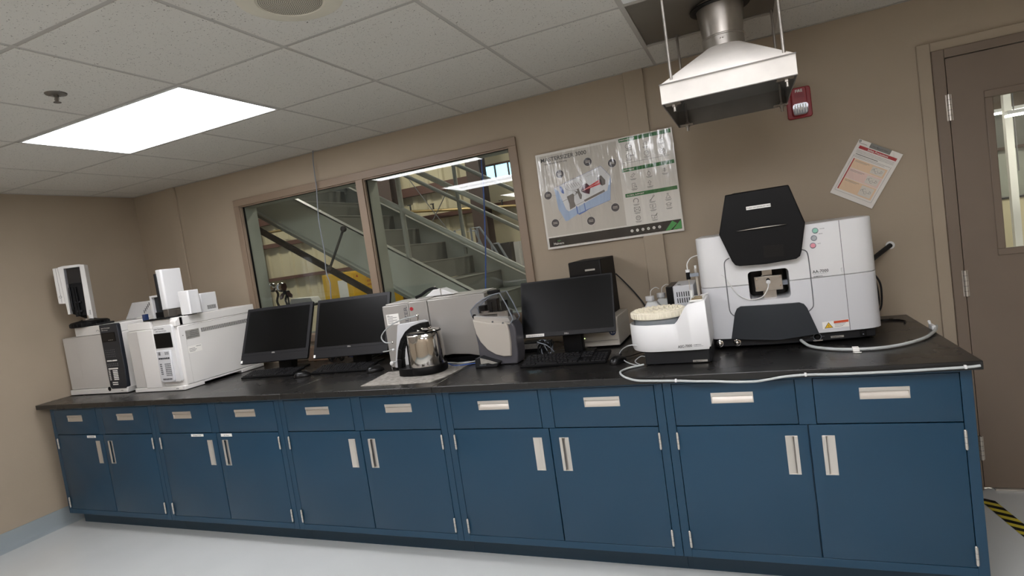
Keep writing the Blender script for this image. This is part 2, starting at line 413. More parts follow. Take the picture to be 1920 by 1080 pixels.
# troffers
def troffer(loc,label):
    t=thing('ceiling_light',label,'ceiling light',loc,group=None); w,h=2*TS,TS
    f=MB('white'); a=.022
    for x0,x1,y0,y1 in((-w/2+.013,w/2-.013,-h/2+.013,-h/2+a),(-w/2+.013,w/2-.013,h/2-a,h/2-.013),(-w/2+.013,-w/2+a,-h/2+a,h/2-a),(w/2-a,w/2-.013,-h/2+a,h/2-a)): f.box(x0,x1,y0,y1,-.004,.05)
    f.box(-w/2+.013,w/2-.013,-h/2+.013,h/2-.013,.05,.06)
    f.build('frame',t,local=True)
    MB('lens').box(-w/2+a,w/2-a,-h/2+a,h/2-a,-.002,.002).build('diffuser',t,local=True)
    return t
for k_,(lx,ly) in enumerate(lights):
    troffer((lx+TS,ly+TS/2,H),['lit rectangular ceiling light with ribbed lens on the left, before the window','rectangular ceiling light of the second row, over the left of the room','rectangular ceiling light of the second row, above the viewpoint',
      'rectangular ceiling light nearest the exhaust hood, above the viewpoint on the door side','unseen rectangular fill light added at the rear, over the left of the room','unseen rectangular fill light added at the rear, in the middle','unseen rectangular fill light added at the rear, on the door side'][k_])
vt=thing('ceiling_light','small louvered ceiling light beside the dark metal ceiling plate','ceiling light',(GX+3.5*TS,GY+.5*TS,H))
a=TS/2-.014; m=MB('white'); frame_ring_=[(-a,a,-a,-a+.03),(-a,a,a-.03,a),(-a,-a+.03,-a+.03,a-.03),(a-.03,a,-a+.03,a-.03)]
for q in frame_ring_: m.box(*q,.002,.012)
m.build('frame',vt,local=True)
m=MB('white')
for i in range(22):
    q=-a+.03+(2*a-.06)*(i+.5)/22; m.box(q-.0015,q+.0015,-a+.03,a-.03,.004,.022); m.box(-a+.03,a-.03,q-.0015,q+.0015,.004,.022)
m.build('louver',vt,local=True); MB('louverlamp').box(-a,a,-a,a,.03,.032).build('diffuser',vt,local=True)

# observation window: two panes in a brown steel frame
wf=MB('frame')
def frame_ring(m,x0,x1,z0,z1,t,y0,y1,tb=None):
    tb=tb or t
    m.box(x0,x1,y0,y1,z1-t,z1).box(x0,x1,y0,y1,z0,z0+tb).box(x0,x0+t,y0,y1,z0+tb,z1-t).box(x1-t,x1,y0,y1,z0+tb,z1-t)
OX0,OX1,OZ0,OZ1=1.006,3.434,1.055,2.227
t=.053
wf.box(2.192,2.248,D+.0205,D+.15,OZ0+t,OZ1-t).box(OX0,OX1,D-.018,D+.02,OZ1-t,OZ1).box(OX0,OX1,D-.018,D+.02,OZ0,OZ0+t)
wf.box(OX0,OX0+t,D-.018,D+.02,OZ0+t,OZ1-t).box(OX1-t,OX1,D-.018,D+.02,OZ0+t,OZ1-t).box(2.190,2.250,D-.018,D+.02,OZ0+t,OZ1-t)
panes=((OX0+t,2.190),(2.250,OX1-t))
for a,b in panes:
    frame_ring(wf,a,b,OZ0+t,OZ1-t,.008,D-.006,D+.014)
win=struct(wf,'window_1',bevel=.002)
for k,(a,b) in enumerate(panes):
    jm=MB('steelgreen'); frame_ring(jm,a-.002,b+.002,OZ0+t,OZ1-t,.006,D+.032,D+.156); o=jm.build('outer_jamb',win,label='grey green jamb beyond the glass')
    gk=MB('black'); frame_ring(gk,a,b,OZ0+t,OZ1-t,.0095,D+.0145,D+.032); gk.build('gasket',win)
    MB('glass').prism([(D+.018,OZ0+t+.004),(D+.022,OZ0+t+.004),(D+.0285,OZ1-t-.004),(D+.0245,OZ1-t-.004)],'x',a+.004,b-.004).build('pane',win)

# door in the back wall, right
dtr=MB('wall'); dtr.box(5.551,5.606,D-.014,D+.01,0,2.222).box(5.606,6.75,D-.014,D+.01,2.178,2.222)
struct(dtr,'trim_7',bevel=.003)
df=MB('doorpaint'); df.box(5.606,5.656,D-.024,D+.10,0,2.178).box(5.656,6.62,D-.024,D+.10,2.136,2.178).box(6.60,6.66,D-.024,D+.10,0,2.178)
df.box(5.656,5.672,D+.03,D+.10,0,2.136)
struct(df,'trim_8',bevel=.003)
dl=MB('doorpaint'); VX0,VX1,VZ0,VZ1=5.826,6.10,1.197,1.918; LX0,LX1=5.660,6.597
dl.box(LX0,VX0,D-.016,D+.026,.012,2.132).box(VX1,LX1,D-.016,D+.026,.012,2.132).box(VX0,VX1,D-.016,D+.026,.012,VZ0).box(VX0,VX1,D-.016,D+.026,VZ1,2.132)
dl.add(*(lambda q:(q.v,q.f))(MB('doorpaint')),m='doorpaint') if False else None
door=struct(dl,'door_1')
vf=MB('doorpaint'); frame_ring(vf,VX0-.030,VX1+.030,VZ0-.030,VZ1+.030,.032,D-.022,D-.015); vf.build('window_bead',door,bevel=.003)
MB('glass').box(VX0,VX1,D+.002,D+.008,VZ0,VZ1).build('vision_pane',door)
for z0,z1 in ((1.838,1.962),(.985,1.112),(.16,.28)):
    h_=MB('satin').cyl((5.657,D-.030,z0),(5.657,D-.030,z1),.0085,n=14); h_.box(5.645,5.669,D-.026,D-.0235,z0,z1)
    for q in (.2,.4,.6,.8): h_.cyl((5.657,D-.030,z0+(z1-z0)*q-.0008),(5.657,D-.030,z0+(z1-z0)*q+.0008),.0092,n=14,m='inkgrey')
    h_.build('door_hinge',door,label='satin steel butt hinge')
MB('satin').box(5.70,6.60,D-.03,D+.1,0.001,.010).build('threshold',door,label='worn metal threshold')

# hazard tape on the floor
tp=thing('hazard_tape','black and yellow striped hazard tape on the grey floor by the door','floor tape',(5.63,.5,0.001))
a=Vector((5.624,.905,.0015)); dirv=Vector((.14,-1,0)).normalized(); nr=Vector((dirv.y,-dirv.x,0)); 
m=MB('tapeyellow'); wt=.058; Lt=1.2; n_=int(Lt/.036)
def tq(s0,s1,k):
    p=lambda s,w,sh: tuple(a+dirv*(s+sh)+nr*(-w))
    m.add([p(s0,-wt/2,0),p(s1,-wt/2,0),p(s1,wt/2,.05),p(s0,wt/2,.05)],[(0,1,2,3)],k)
for k in range(n_): tq(k*.036,k*.036+.036,'tapeyellow' if k%2 else 'black')
m.build('striped_strip',tp)

# ================================================= BENCH
DEP=.985
def make_cabinet():
    t=thing('base_cabinet','x','cabinet',(0,0,0),group='navy base cabinets in a row under the worktop')
    w=UW
    b=MB('navy'); T=.020
    b.box(.0,w,T,DEP,.107,.882)                                   # carcase
    b.box(.0012,.036,0,T,.107,.882).box(w-.036,w-.0012,0,T,.107,.882)     # stiles
    b.box(.036,w-.036,0,T,.869,.882).box(.036,w-.036,0,T,.107,.141)
    b.box(.508,.569,0,T,.6865,.869)
    b.build('carcase',t,bevel=.0012,local=True)
    MB('toekick').box(.0005,w-.0005,.088,DEP,.0,.107).build('toe_kick',t,local=True)
    for x0,x1 in((.0375,.5065),(.5705,w-.0375)):
        d=MB('navy').box(x0+.001,x1-.001,-.0005,T-.002,.6895,.8675).build('drawer',t,bevel=.0018,local=True)
        cx=(x0+x1)/2; hw=.078; z0,z1=.783,.824
        carve(d,MB('satin').box(cx-hw,cx+hw,-.02,.0165,z0+.0005,z1-.0005),t,True)
        h=MB('satin')
        h.box(cx-hw-.003,cx+hw+.003,-.0035,.0005,z1-.0125,z1+.002)              # grip lip over the cup
        h.prism([(.0162,z1-.003),(.0162,z1-.010),(-.0015,z0-.002),(-.0015,z0+.002),(.0145,z1-.003)],'x',cx-hw+.0006,cx+hw-.0006)
        h.box(cx-hw-.003,cx-hw+.0006,-.0012,.0162,z0-.002,z1).box(cx+hw-.0006,cx+hw+.003,-.0012,.0162,z0-.002,z1)
        h.build('pull',d,bevel=.0005,local=True)
    for k,(x0,x1) in enumerate(((.0375,.5365),(.5395,w-.0375))):
        d=MB('navy').box(x0+.001,x1-.001,-.0005,T-.002,.143,.6845).build('door',t,bevel=.0018,local=True)
        a,b_=((.453,.496),(.583,.626))[k]
        h=MB('satin'); z0,z1=.485,.640
        e=a if k else b_-.010                                            # raised lip on the meeting side
        carve(d,MB('satin').box(a+.0005,b_-.0005,-.02,.0165,z0+.0005,z1-.0005),t,True)
        h.box(a-.001,b_+.001,-.0012,.0162,z0-.002,z0+.001).box(a-.001,b_+.001,-.0012,.0162,z1-.001,z1+.002)
        if k==0: h.box(b_-.012,b_+.001,-.0035,.0005,z0,z1); h.prism([(a-.001,-.0012),(a+.003,-.0012),(b_-.002,.0140),(b_-.0006,.0162),(a+.0006,.0162),(a-.001,.0005)],'z',z0+.0006,z1-.0006)
        else: h.box(a-.001,a+.012,-.0035,.0005,z0,z1); h.prism([(b_+.001,-.0012),(b_-.003,-.0012),(a+.002,.0140),(a+.0006,.0162),(b_-.0006,.0162),(b_+.001,.0005)],'z',z0+.0006,z1-.0006)
        h.build('pull',d,bevel=.0005,local=True)
        hx=x0 if k==0 else x1
        for z0 in (.158,.592):
            hh=MB('satin').cyl((hx,-.006,z0),(hx,-.006,z0+.064),.0052,n=12); hh.ball((hx,-.006,z0+.0655),.0048,n=10).ball((hx,-.006,z0-.0015),.0048,n=10)
            for q in(.33,.66): hh.cyl((hx,-.006,z0+.064*q-.0005),(hx,-.006,z0+.064*q+.0005),.0056,n=12,m='inkgrey')
            hh.build('hinge',d,local=True)
    return t
clabs=['navy base cabinet at the left end, against the left wall','navy base cabinet second from the left, with a label strip on each door',
 'navy base cabinet in the middle of the row, below the kettle','navy base cabinet second from the right, below the keyboard of the right-hand monitor',
 'navy base cabinet at the right end, under the big white analyser']
c0=make_cabinet(); c0['label']=clabs[0]; cabs=[c0]
for i in range(1,5): cabs.append(dup(c0,(i*UW,0,0),0,clabs[i]))
def door_label(cab,x0,x1,z0,z1,txt):
    d=[c for c in cab.children if c.name.startswith('door')]
    d=sorted(d,key=lambda o:min(v.co.x for v in o.data.vertices)); dd=d[0] if (x0-cab.location.x)<.53 else d[1]
    m=MB('label').box(x0,x1,-.0018,-.0006,z0,z1); m.text(txt,((x0+x1)/2,-.0019,z0+.004),.011,center=True,m='inkgrey')
    m.build('label_strip',dd,label='white label strip')
door_label(cabs[0],.37,.463,.664,.680,'GC SUPPLIES')
door_label(cabs[1],1.398,1.505,.665,.680,'Syringes & Vials'); door_label(cabs[1],1.655,1.746,.663,.681,'GC Parts')

# worktop (epoxy resin, joints between slabs)
ct=MB('counter'); xs=[XL+.012,2.205,3.19,5*UW+.026]; y0=-.03
ct.prism([(-.10,y0),(xs[1]-.0008,y0),(xs[1]-.0008,D-.002),(XL+.004,D-.002),(XL+.004,.10),(-.10,y0)][:-1],'z',.882,.914)
for a,b in ((xs[1]+.0008,xs[2]-.0008),(xs[2]+.0008,xs[3])): ct.box(a,b,y0,D-.002,.882,.914)
wt_=ct.build('worktop',None,bevel=.003); tag(wt_,'long black worktop running over the navy base cabinets','worktop')

# ================================================= EXHAUST HOOD
hd=thing('exhaust_hood','white dented sheet metal canopy hood hanging from a round steel duct','exhaust hood',(4.70,.32,2.0))
hx0,hx1,hy0,hy1=4.447,4.940,-.005,.640; ZB,ZL=2.017,2.092
def hood_shell(z_off,m,inner=False):
    k=.0025 if inner else 0
    mb=MB(m); a=[(hx0+k,hy0+k),(hx1-k,hy0+k),(hx1-k,hy1-k),(hx0+k,hy1-k)]
    n=32; cx,cy,r=4.70,.33,.084-k; c=[]
    # collar circle, points bunched towards corners of the square
    ring=[(cx+r*math.cos(2*PI*i/n-3*PI/4),cy+r*math.sin(2*PI*i/n-3*PI/4)) for i in range(n)]
    sq=[]
    for i in range(4):
        p,q=a[i],a[(i+1)%4]
        for j in range(n//4): t_=j/(n//4); sq.append((p[0]+(q[0]-p[0])*t_,p[1]+(q[1]-p[1])*t_))
    v=[(x,y,ZB) for x,y in sq]+[(x,y,ZL) for x,y in sq]+[(x,y,2.262) for x,y in ring]
    f=[(i,(i+1)%n,n+(i+1)%n,n+i) for i in range(n)]+[(n+i,n+(i+1)%n,2*n+(i+1)%n,2*n+i) for i in range(n)]
    mb.add(v,f); return mb
sh=hood_shell(0,'hoodpaint'); sh.recalc=True
sh.build('canopy',hd)
si=hood_shell(0,'hoodin',True); si.recalc=True; si.build('canopy_lining',hd,label='grey inside of the canopy')  # inner shell in a darker grey than the outside
lp=MB('hoodin'); k=.004
for x0,x1,y0_,y1_ in((hx0,hx1,hy0,hy0+k),(hx0,hx1,hy1-k,hy1),(hx0,hx0+k,hy0+k,hy1-k),(hx1-k,hx1,hy0+k,hy1-k)): lp.box(x0,x1,y0_,y1_,ZB-.003,ZB)
lp.box(hx0-.002,hx1+.002,hy0-.003,hy0-.0005,ZL-.002,ZL+.003)
lp.build('rim',hd)
dm=MB('steel'); dm.lathe([(.086,2.25),(.086,2.30),(.089,2.302),(.089,2.306),(.083,2.31),(.088,2.36),(.100,H+.005),(.100,H+.08)],(4.70,.33,0),40)
for i in range(20):
    an=2*PI*i/20; dm.ball((4.70+.0875*math.cos(an),.33+.0875*math.sin(an),2.304),.0022,n=6)
dm.ball((4.69,.33-.087,2.285),.003,n=8).ball((4.70,.33-.087,2.285),.003,n=8)
dm.build('duct_collar',hd,label='round galvanised duct collar')
fl=MB('black').lathe([(.101,2.44),(.124,2.438),(.124,2.434),(.101,2.432)],(4.70,.33,0),40); fl.build('duct_flange',hd,label='black ring around the duct at the ceiling')
for x,y in((4.492,.028),(4.905,.028),(4.492,.602),(4.918,.602)):
    r=MB('galv').cyl((x,y,1.985),(x,y,H+.02),.0058,n=12).cyl((x,y,ZB-.014),(x,y,ZB-.004),.0105,n=6).cyl((x,y,ZB+.001),(x,y,ZB+.010),.0105,n=6)
    r.cyl((x,y,ZB-.005),(x,y,ZB-.003),.015,n=16)
    rb=r.build('threaded_rod',hd)
    MB('galv').box(x-.035,x+.025,y-.022,y+.022,ZB-.0035,ZB+.0005).build('bracket',rb)
hp=MB('panelgrey').box(GX+3*TS+.010,GX+4*TS-.010,GY+TS+.010,GY+2*TS-.010,H+.0065,H+.009).build('ceiling_plate'); tag(hp,'dark grey sheet metal plate filling the ceiling bay around the exhaust duct','ceiling plate')

# ================================================= WALL AND CEILING FIXTURES
al=thing('fire_alarm','red fire alarm strobe on the wall behind the hood','fire alarm',(5.025,D,2.07))
m=MB('alarmred'); m.prism(rrect(4.967,5.083,1.992,2.148,.012),'y',D-.022,D-.0005); m.build('backplate',al,bevel=.004)
m=MB('alarmred'); m.prism(rrect(4.990,5.060,2.010,2.142,.014),'y',D-.055,D-.02,scale1=1.1); 
m.build('horn_housing',al,bevel=.004)
tx=MB('label').text('FIRE',(5.025,D-.0565,2.118),.019,center=True,m='label')
for k in range(5): tx.box(5.003,5.047,D-.0565,D-.0562,2.092+k*.004,2.0925+k*.004,m='black')
tx.build('lettering',al,label='white word FIRE')
st=MB('prongreflector'); st.prism(rrect(4.992,5.058,2.004,2.056,.012),'y',D-.068,D-.05); st.build('strobe_reflector',al,bevel=.003)
gl=MB('plastic_clear'); gl.prism(rrect(4.990,5.060,2.002,2.058,.013),'y',D-.082,D-.0685,scale1=1.03)
for k in range(5): gl.box(4.998+k*.012,5.003+k*.012,D-.085,D-.082,2.008,2.052,m='prongreflector')
gl.ball((5.025,D-.072,2.03),.012,m='label',n=12); gl.build('strobe_lens',al)

sp=thing('ceiling_speaker','round cream perforated speaker set in a ceiling tile','speaker',(3.416,-.872,H))
MB('speaker').lathe([(.172,.0),(.170,-.006),(.155,-.011),(.110,-.013),(.106,-.010)],(0,0,0),56).build('speaker_ring',sp,local=True)
gr=MB('speaker').lathe([(.107,-.010),(.09,-.0135),(.0,-.0145)],(0,0,0),48)
k=0
for ri in range(1,17):
    R_=ri*.0062; n_=max(6,int(2*PI*R_/.0066))
    zz=-.0137-.0009*(1-R_/.1)
    for j in range(n_):
        an=2*PI*j/n_; gr.add([(R_*math.cos(an)+.0021*math.cos(q),R_*math.sin(an)+.0021*math.sin(q),zz-.0004) for q in (0,PI/3,2*PI/3,PI,4*PI/3,5*PI/3)],[(5,4,3,2,1,0)],'black')
gr.recalc=False
gr.build('grille',sp,local=True)

sk=thing('sprinkler_head','small metal fire sprinkler head in the ceiling left of the lit panel','sprinkler',(2.118,-.85,H))
MB('panelgrey').lathe([(.040,-.001),(.038,-.005),(.018,-.010),(.014,-.008)],(0,0,0),28).build('escutcheon',sk,local=True)
m=MB('panelgrey').lathe([(.009,-.004),(.009,-.016),(.006,-.018),(.004,-.036)],(0,0,0),16)
m.tube([(.009,0,-.014),(.013,0,-.024),(.006,0,-.036)],.0016,6).tube([(-.009,0,-.014),(-.013,0,-.024),(-.006,0,-.036)],.0016,6)
m.lathe([(.014,-.037),(.014,-.039),(.003,-.0395)],(0,0,0),20); m.build('deflector_frame',sk,local=True)

# poster
PX,PZ=3.552,1.496; PY=D-.0198
po=thing('wall_poster','large laminated poster showing a cutaway analyser, with green headed columns of icons','poster',(PX,PY,PZ))
m=MB('p_white'); 
nx=28; v=[]
for j in range(2):
    for i in range(nx+1):
        x=.826*i/nx; v.append((PX+x,PY+.0012*math.sin(x*19)+(.002 if j==0 else 0),PZ+(.589 if j else 0)-(.0 if j else .0)))
m.box(PX,PX+.826,PY,PY+.0012,PZ,PZ+.588); m.build('laminated_sheet',po)
g=MB('p_grey'); g.recalc=False
def L(u,v_,d=0): return (PX+u,PY-.0006-d,PZ+v_)
def poly(pts,mt,d=0.0003): g.add([L(a,b,d) for a,b in pts],[tuple(range(len(pts)))],mt)
def ln(a,b,t=.0016,mt='p_ink',d=.0009): g.line(L(*a,d),L(*b,d),t,m=mt)
def circ(c,r,t=.0018,mt='p_ink',a0=0,a1=2*PI): g.ring(L(*c,.0009),r,t,m=mt,a0=a0,a1=a1,n=20)
poly([(.012,.078),(.505,.078),(.505,.574),(.012,.574)],'p_grey',0)
poly([(.014,.013),(.816,.013),(.816,.069),(.014,.069)],'p_black')
for zt in (.584,.411,.263): poly([(.520,zt-.024),(.817,zt-.024),(.817,zt-.003),(.520,zt-.003)],'p_green')
for s_,z_ in(('PERFORMANCE',.566),('SOFTWARE',.3925),('GLOBAL SUPPORT',.2445)): g.text(s_,L(.526,z_,.0009),.0125,m='p_white',dep=0)
g.text('MASTERSIZER 3000',L(.030,.536,.0009),.034,m='p_ink',dep=0,width=.292)
g.text('laser diffraction particle sizing',L(.052,.518,.0009),.012,m='p_ink',dep=0)
g.text('Malvern',L(.042,.0235,.0009),.0195,m='p_white',dep=0,width=.066)
poly([(.066,.041),(.073,.050),(.078,.044),(.084,.052),(.092,.041),(.084,.047),(.078,.040),(.073,.046)],'p_lime',.0009)
poly([(.723,.015),(.766,.066),(.792,.048),(.753,.015)],'p_lime',.0009); poly([(.764,.015),(.815,.066),(.815,.015)],'p_lime',.0009)
for x in(.532,.564,.596,.628,.660,.692): g.disc(L(x,.041,.0009),.0085,m='p_white',n=18); g.disc(L(x,.041,.0011),.0025,m='p_ink',n=8)
poly([(.525,.026),(.70,.026),(.70,.0275),(.525,.0275)],'p_ink',.0009)
for k,(cx,cz) in enumerate(((.141,.448),(.323,.488),(.467,.453),(.048,.332),(.071,.157),(.296,.137),(.452,.193))):
    g.disc(L(cx,cz,.0007),.0262,m='p_white',n=30); g.disc(L(cx,cz,.0009),.0245,m='p_dot',n=30)
    for q in(-.005,.003): poly([(cx-.014,cz+q),(cx+.014,cz+q),(cx+.014,cz+q+.003),(cx-.014,cz+q+.003)],'p_grey',.0012)
# cutaway instrument
poly([(.093,.369),(.103,.239),(.138,.159),(.155,.160),(.222,.191),(.429,.242),(.448,.378),(.397,.449)],'p_pale',.0003)
poly([(.093,.369),(.103,.239),(.138,.159),(.152,.228),(.118,.346)],'p_blue',.0005)
poly([(.138,.159),(.155,.160),(.222,.191),(.429,.242),(.448,.378),(.430,.335),(.418,.300),(.235,.236),(.165,.215),(.150,.232)],'p_blue',.0005)
poly([(.222,.191),(.330,.222),(.300,.212),(.268,.196),(.228,.184)],'p_blue2',.0007); poly([(.215,.238),(.222,.238),(.224,.192),(.217,.190)],'p_blue2',.0007); poly([(.266,.250),(.271,.250),(.273,.204),(.268,.204)],'p_blue2',.0007)
poly([(.128,.375),(.140,.372),(.151,.345),(.152,.325),(.138,.332),(.129,.352)],'p_blue2',.0007)
for a,b in zip([(.093,.369),(.397,.449),(.448,.378),(.429,.242)],[(.397,.449),(.448,.378),(.429,.242),(.222,.191)]): ln(a,b,.0014,'p_blue2')
g.ring(L(.215,.372,.0009),.058,.002,m='p_steel',w=(0,0,.62),n=28); g.ring(L(.34,.385,.0009),.05,.0015,m='p_steel',w=(0,0,.5),n=24,a0=-.5,a1=2.4)
for k in range(6): ln((.175+.014*k,.380),(.190+.013*k,.350+.002*k),.002,'p_steel')
poly([(.166,.305),(.205,.318),(.213,.31),(.208,.27),(.214,.245),(.210,.237),(.176,.224),(.176,.26)],'p_steel',.0009)
poly([(.269,.269),(.400,.309),(.404,.296),(.274,.256)],'p_steel',.0009); ln((.271,.269),(.400,.309),.002,'p_white',.0012)
poly([(.369,.386),(.393,.394),(.414,.363),(.411,.338),(.391,.333),(.368,.362)],'p_steel',.0009); poly([(.369,.386),(.391,.366),(.391,.333),(.368,.356)],'p_ink',.0011)
poly([(.259,.321),(.272,.357),(.299,.364),(.321,.340),(.309,.297),(.279,.308)],'p_maroon',.0009)
poly([(.259,.321),(.377,.372),(.383,.343)],'p_red',.0012); ln((.262,.322),(.380,.358),.0018,'p_white',.0014)
poly([(.235,.338),(.246,.342),(.252,.318),(.262,.300),(.256,.276),(.246,.278),(.240,.300)],'p_steel',.0012); poly([(.214,.333),(.236,.325),(.240,.316),(.220,.312),(.228,.322)],'p_steel',.0012)
ln((.135,.280),(.245,.315),.002,'p_steel',.0012); ln((.180,.232),(.275,.262),.002,'p_steel',.0012)
for a,b in(((.165,.441),(.19,.41)),((.452,.430),(.42,.400)),((.073,.33),(.10,.325)),((.095,.170),(.12,.19)),((.30,.162),(.29,.19)),((.44,.217),(.41,.24))): ln(a,b,.0009,'p_steel')
# icons
IC=[(.573,.531),(.669,.529),(.761,.531),(.569,.474),(.671,.472),(.759,.469),(.578,.360),(.670,.358),(.760,.359),(.578,.300),(.668,.300),(.577,.211),(.670,.212),(.760,.210),(.578,.162),(.669,.164),(.759,.161),(.578,.111),(.671,.107)]
def seg(c,pts,t=.0016,close=False):
    P=[(c[0]+a,c[1]+b) for a,b in pts]; 
    for a,b in zip(P,P[1:]+([P[0]] if close else [])): ln(a,b,t)
for k,c in enumerate(IC):
    for q,w_ in((-.021,.030),(-.026,.022)): poly([(c[0]-w_*.6,c[1]+q),(c[0]+w_*.6,c[1]+q),(c[0]+w_*.6,c[1]+q+.0018),(c[0]-w_*.6,c[1]+q+.0018)],'p_ink',.0009)
    if k==0: circ((c[0]-.004,c[1]),.014); circ((c[0]+.010,c[1]-.004),.008)
    elif k==1:
        for q in range(8): an=q*PI/4; seg(c,[(.006*math.cos(an),.006*math.sin(an)),(.013*math.cos(an),.013*math.sin(an))])
    elif k==2: circ((c[0]-.005,c[1]+.002),.007); circ((c[0]+.004,c[1]+.005),.008); seg(c,[(-.004,-.004),(0,-.013),(.004,-.004)])
    elif k==3: circ((c[0]-.002,c[1]),.013); seg(c,[(-.002,0),(.032,.002)],.003)
    elif k==4: circ(c,.013); seg(c,[(0,0),(.008,.006)])
    elif k==5: circ(c,.014,.002); circ(c,.010,.0012); seg(c,[(-.004,-.005),(.006,.007)],.003)
    elif k==6: seg(c,[(-.014,-.005),(-.004,-.012),(-.002,-.006),(.008,-.004)]); seg(c,[(.014,.005),(.004,.012),(.002,.006),(-.008,.004)]); seg(c,[(-.014,-.005),(-.004,.0)]); seg(c,[(.014,.005),(.004,0)])
    elif k==7: g.ring(L(c[0],c[1]-.003,.0009),.008,.0018,m='p_ink',w=(0,0,1.3),n=18); seg(c,[(0,.007),(0,.016)])
    elif k==8: seg(c,[(0,-.012),(0,.013)],.003); seg(c,[(-.010,-.002),(.010,-.002)]); seg(c,[(-.008,.006),(.008,.006)])
    elif k==9: seg(c,[(-.011,-.014),(-.011,.014),(.008,.014),(.008,.008)]); seg(c,[(-.011,-.014),(.006,-.014)]); circ((c[0]+.005,c[1]-.001),.006); seg(c,[(.010,-.006),(.015,-.012)],.003)
    elif k==10: seg(c,[(-.004,-.012),(-.004,.003),(-.010,.003),(0,.015),(.010,.003),(.004,.003),(.004,-.012)],close=True)
    elif k==11: circ(c,.014,.003,a0=-.9,a1=3.6)
    elif k==12: seg(c,[(-.009,-.010),(.009,.010)],.003); circ((c[0]-.011,c[1]-.012),.004); circ((c[0]+.011,c[1]+.012),.004)
    elif k==13: seg(c,[(-.003,.014),(-.003,.004),(-.013,-.012),(.013,-.012),(.003,.004),(.003,.014)]); seg(c,[(-.006,.014),(.006,.014)])
    elif k==14: seg(c,[(-.017,-.012),(.017,-.012),(.017,.012),(-.017,.012)],close=True); seg(c,[(-.017,.012),(0,-.003),(.017,.012)]); seg(c,[(-.017,-.012),(-.004,.0)]); seg(c,[(.017,-.012),(.004,0)])
    elif k==15: seg(c,[(-.016,-.008),(.016,-.008),(.016,.013),(-.016,.013)],close=True); seg(c,[(-.004,-.003),(.005,.002),(-.004,.008)],close=True); seg(c,[(-.006,-.013),(.006,-.013)])
    elif k==16: seg(c,[(-.016,.004),(0,.011),(.016,.004),(0,-.003)],close=True); seg(c,[(-.010,.001),(-.010,-.010),(.010,-.010),(.010,.001)])
    elif k==17: circ(c,.013); seg(c,[(-.013,0),(.013,0)]); seg(c,[(-.010,.007),(.010,.007)]); seg(c,[(-.010,-.007),(.010,-.007)])
    else: seg(c,[(-.016,-.010),(-.016,.008),(0,.004),(.014,.008),(.014,-.010),(0,-.012)],close=True); seg(c,[(0,.004),(0,-.012)]); seg(c,[(.004,-.002),(.018,.016)],.003)
poly([(.530,.436),(.80,.436),(.80,.4375),(.530,.4375)],'p_ink',.0009)
g.build('printed_artwork',po)

# safety sheet pinned askew
SX,SZ=(5.282+5.299)/2,(1.833+1.470)/2
sf=thing('safety_booklet','white laminated safety sheet with a red band, hung askew beside the door','notice',(SX,D-.012,SZ))
an=math.atan2(1.719-1.833,5.461-5.282); M_=Matrix.Translation((SX,D,SZ))@Matrix.Rotation(-an,4,'Y')
hw,hh=.106,.146
m=MB('s_white'); m.X=M_; m.box(-hw,hw,-.010,-.0005,-hh,hh); m.build('pages',sf,bevel=.001)
g=MB('s_white'); g.X=M_; g.recalc=False
def L2(a,b,d=0): return (a,-.0106-d,b)
def poly2(p,mt,d=0): g.add([L2(a,b,d) for a,b in p],[tuple(range(len(p)))],mt)
def rct(x0,x1,z0,z1,mt,d=0): poly2([(x0,z0),(x1,z0),(x1,z1),(x0,z1)],mt,d)
rct(-.09,.092,.103,.118,'s_red'); g.text('Safety Precautions',L2(.002,.106,.0004),.0135,center=True,m='s_white',dep=0)
for k in range(3): rct(-.092,.09,.094-.006*k,.0955-.006*k,'s_line')
rct(-.088,.02,.073,.0765,'s_grey'); rct(-.092,.084,.066,.0675,'s_line'); rct(-.092,.06,.060,.0615,'s_line')
for z0,z1,mt in((.005,.052,'s_peach'),(-.048,.003,'s_pink'),(-.112,-.050,'s_peach')):
    rct(-.082,.080,z0,z1,mt); rct(-.074,-.005,z1-.008,z1-.0065,'s_grey',.0004); rct(-.074,-.015,z1-.013,z1-.0115,'s_line',.0004)
    rct(.012,.072,z0+.006,z1-.006,'s_pale',.0004)
    for q in range(5): g.ring(L2(.022+.009*q,(z0+z1)/2+.006*math.sin(q*2.3),.0008),.006+.002*(q%2),.0012,m='s_grey',n=10,a0=q,a1=q+4)
rct(-.086,-.081,-.112,.052,'s_red',.0004)
for a,b in(((-.094,-.122),(.088,-.122)),((-.094,.070),(-.094,-.122)),((.088,.070),(.088,-.122))): g.line(L2(*a,.0004),L2(*b,.0004),.0012,m='s_line')
rct(-.10,-.06,.128,.130,'s_grey'); g.ring(L2(-.098,.138,.0004),.004,.004,m='s_grey')
g.build('printed_page',sf)
m=MB('s_grey'); m.X=M_; m.box(-.048,.052,-.0135,-.0107,.122,.146); m.build('clip_plate',sf,bevel=.001,label='grey clip plate at the top edge')
t_=MB('s_white'); t_.X=M_; t_.text('User Manual & Safety',(.002,-.0136,.130),.0085,center=True,m='p_ink'); t_.build('clip_lettering',sf)

# cord dropping from the ceiling in front of the window
cb=MB('cablegrey').tube([(1.885,.965,H),(1.866,.972,2.384),(1.858,.972,2.26),(1.860,.968,2.19),(1.845,.965,2.05),(1.833,.965,1.918),(1.837,.965,1.72),(1.824,.965,1.561),(1.842,.965,1.479),(1.829,.965,1.368),(1.832,.965,1.25),(1.83,.93,1.0),(1.80,.90,.925)],.0038,8,m='cablegrey').build('hanging_cable'); tag(cb,'thin grey blue cable hanging from the ceiling in front of the window','cable')

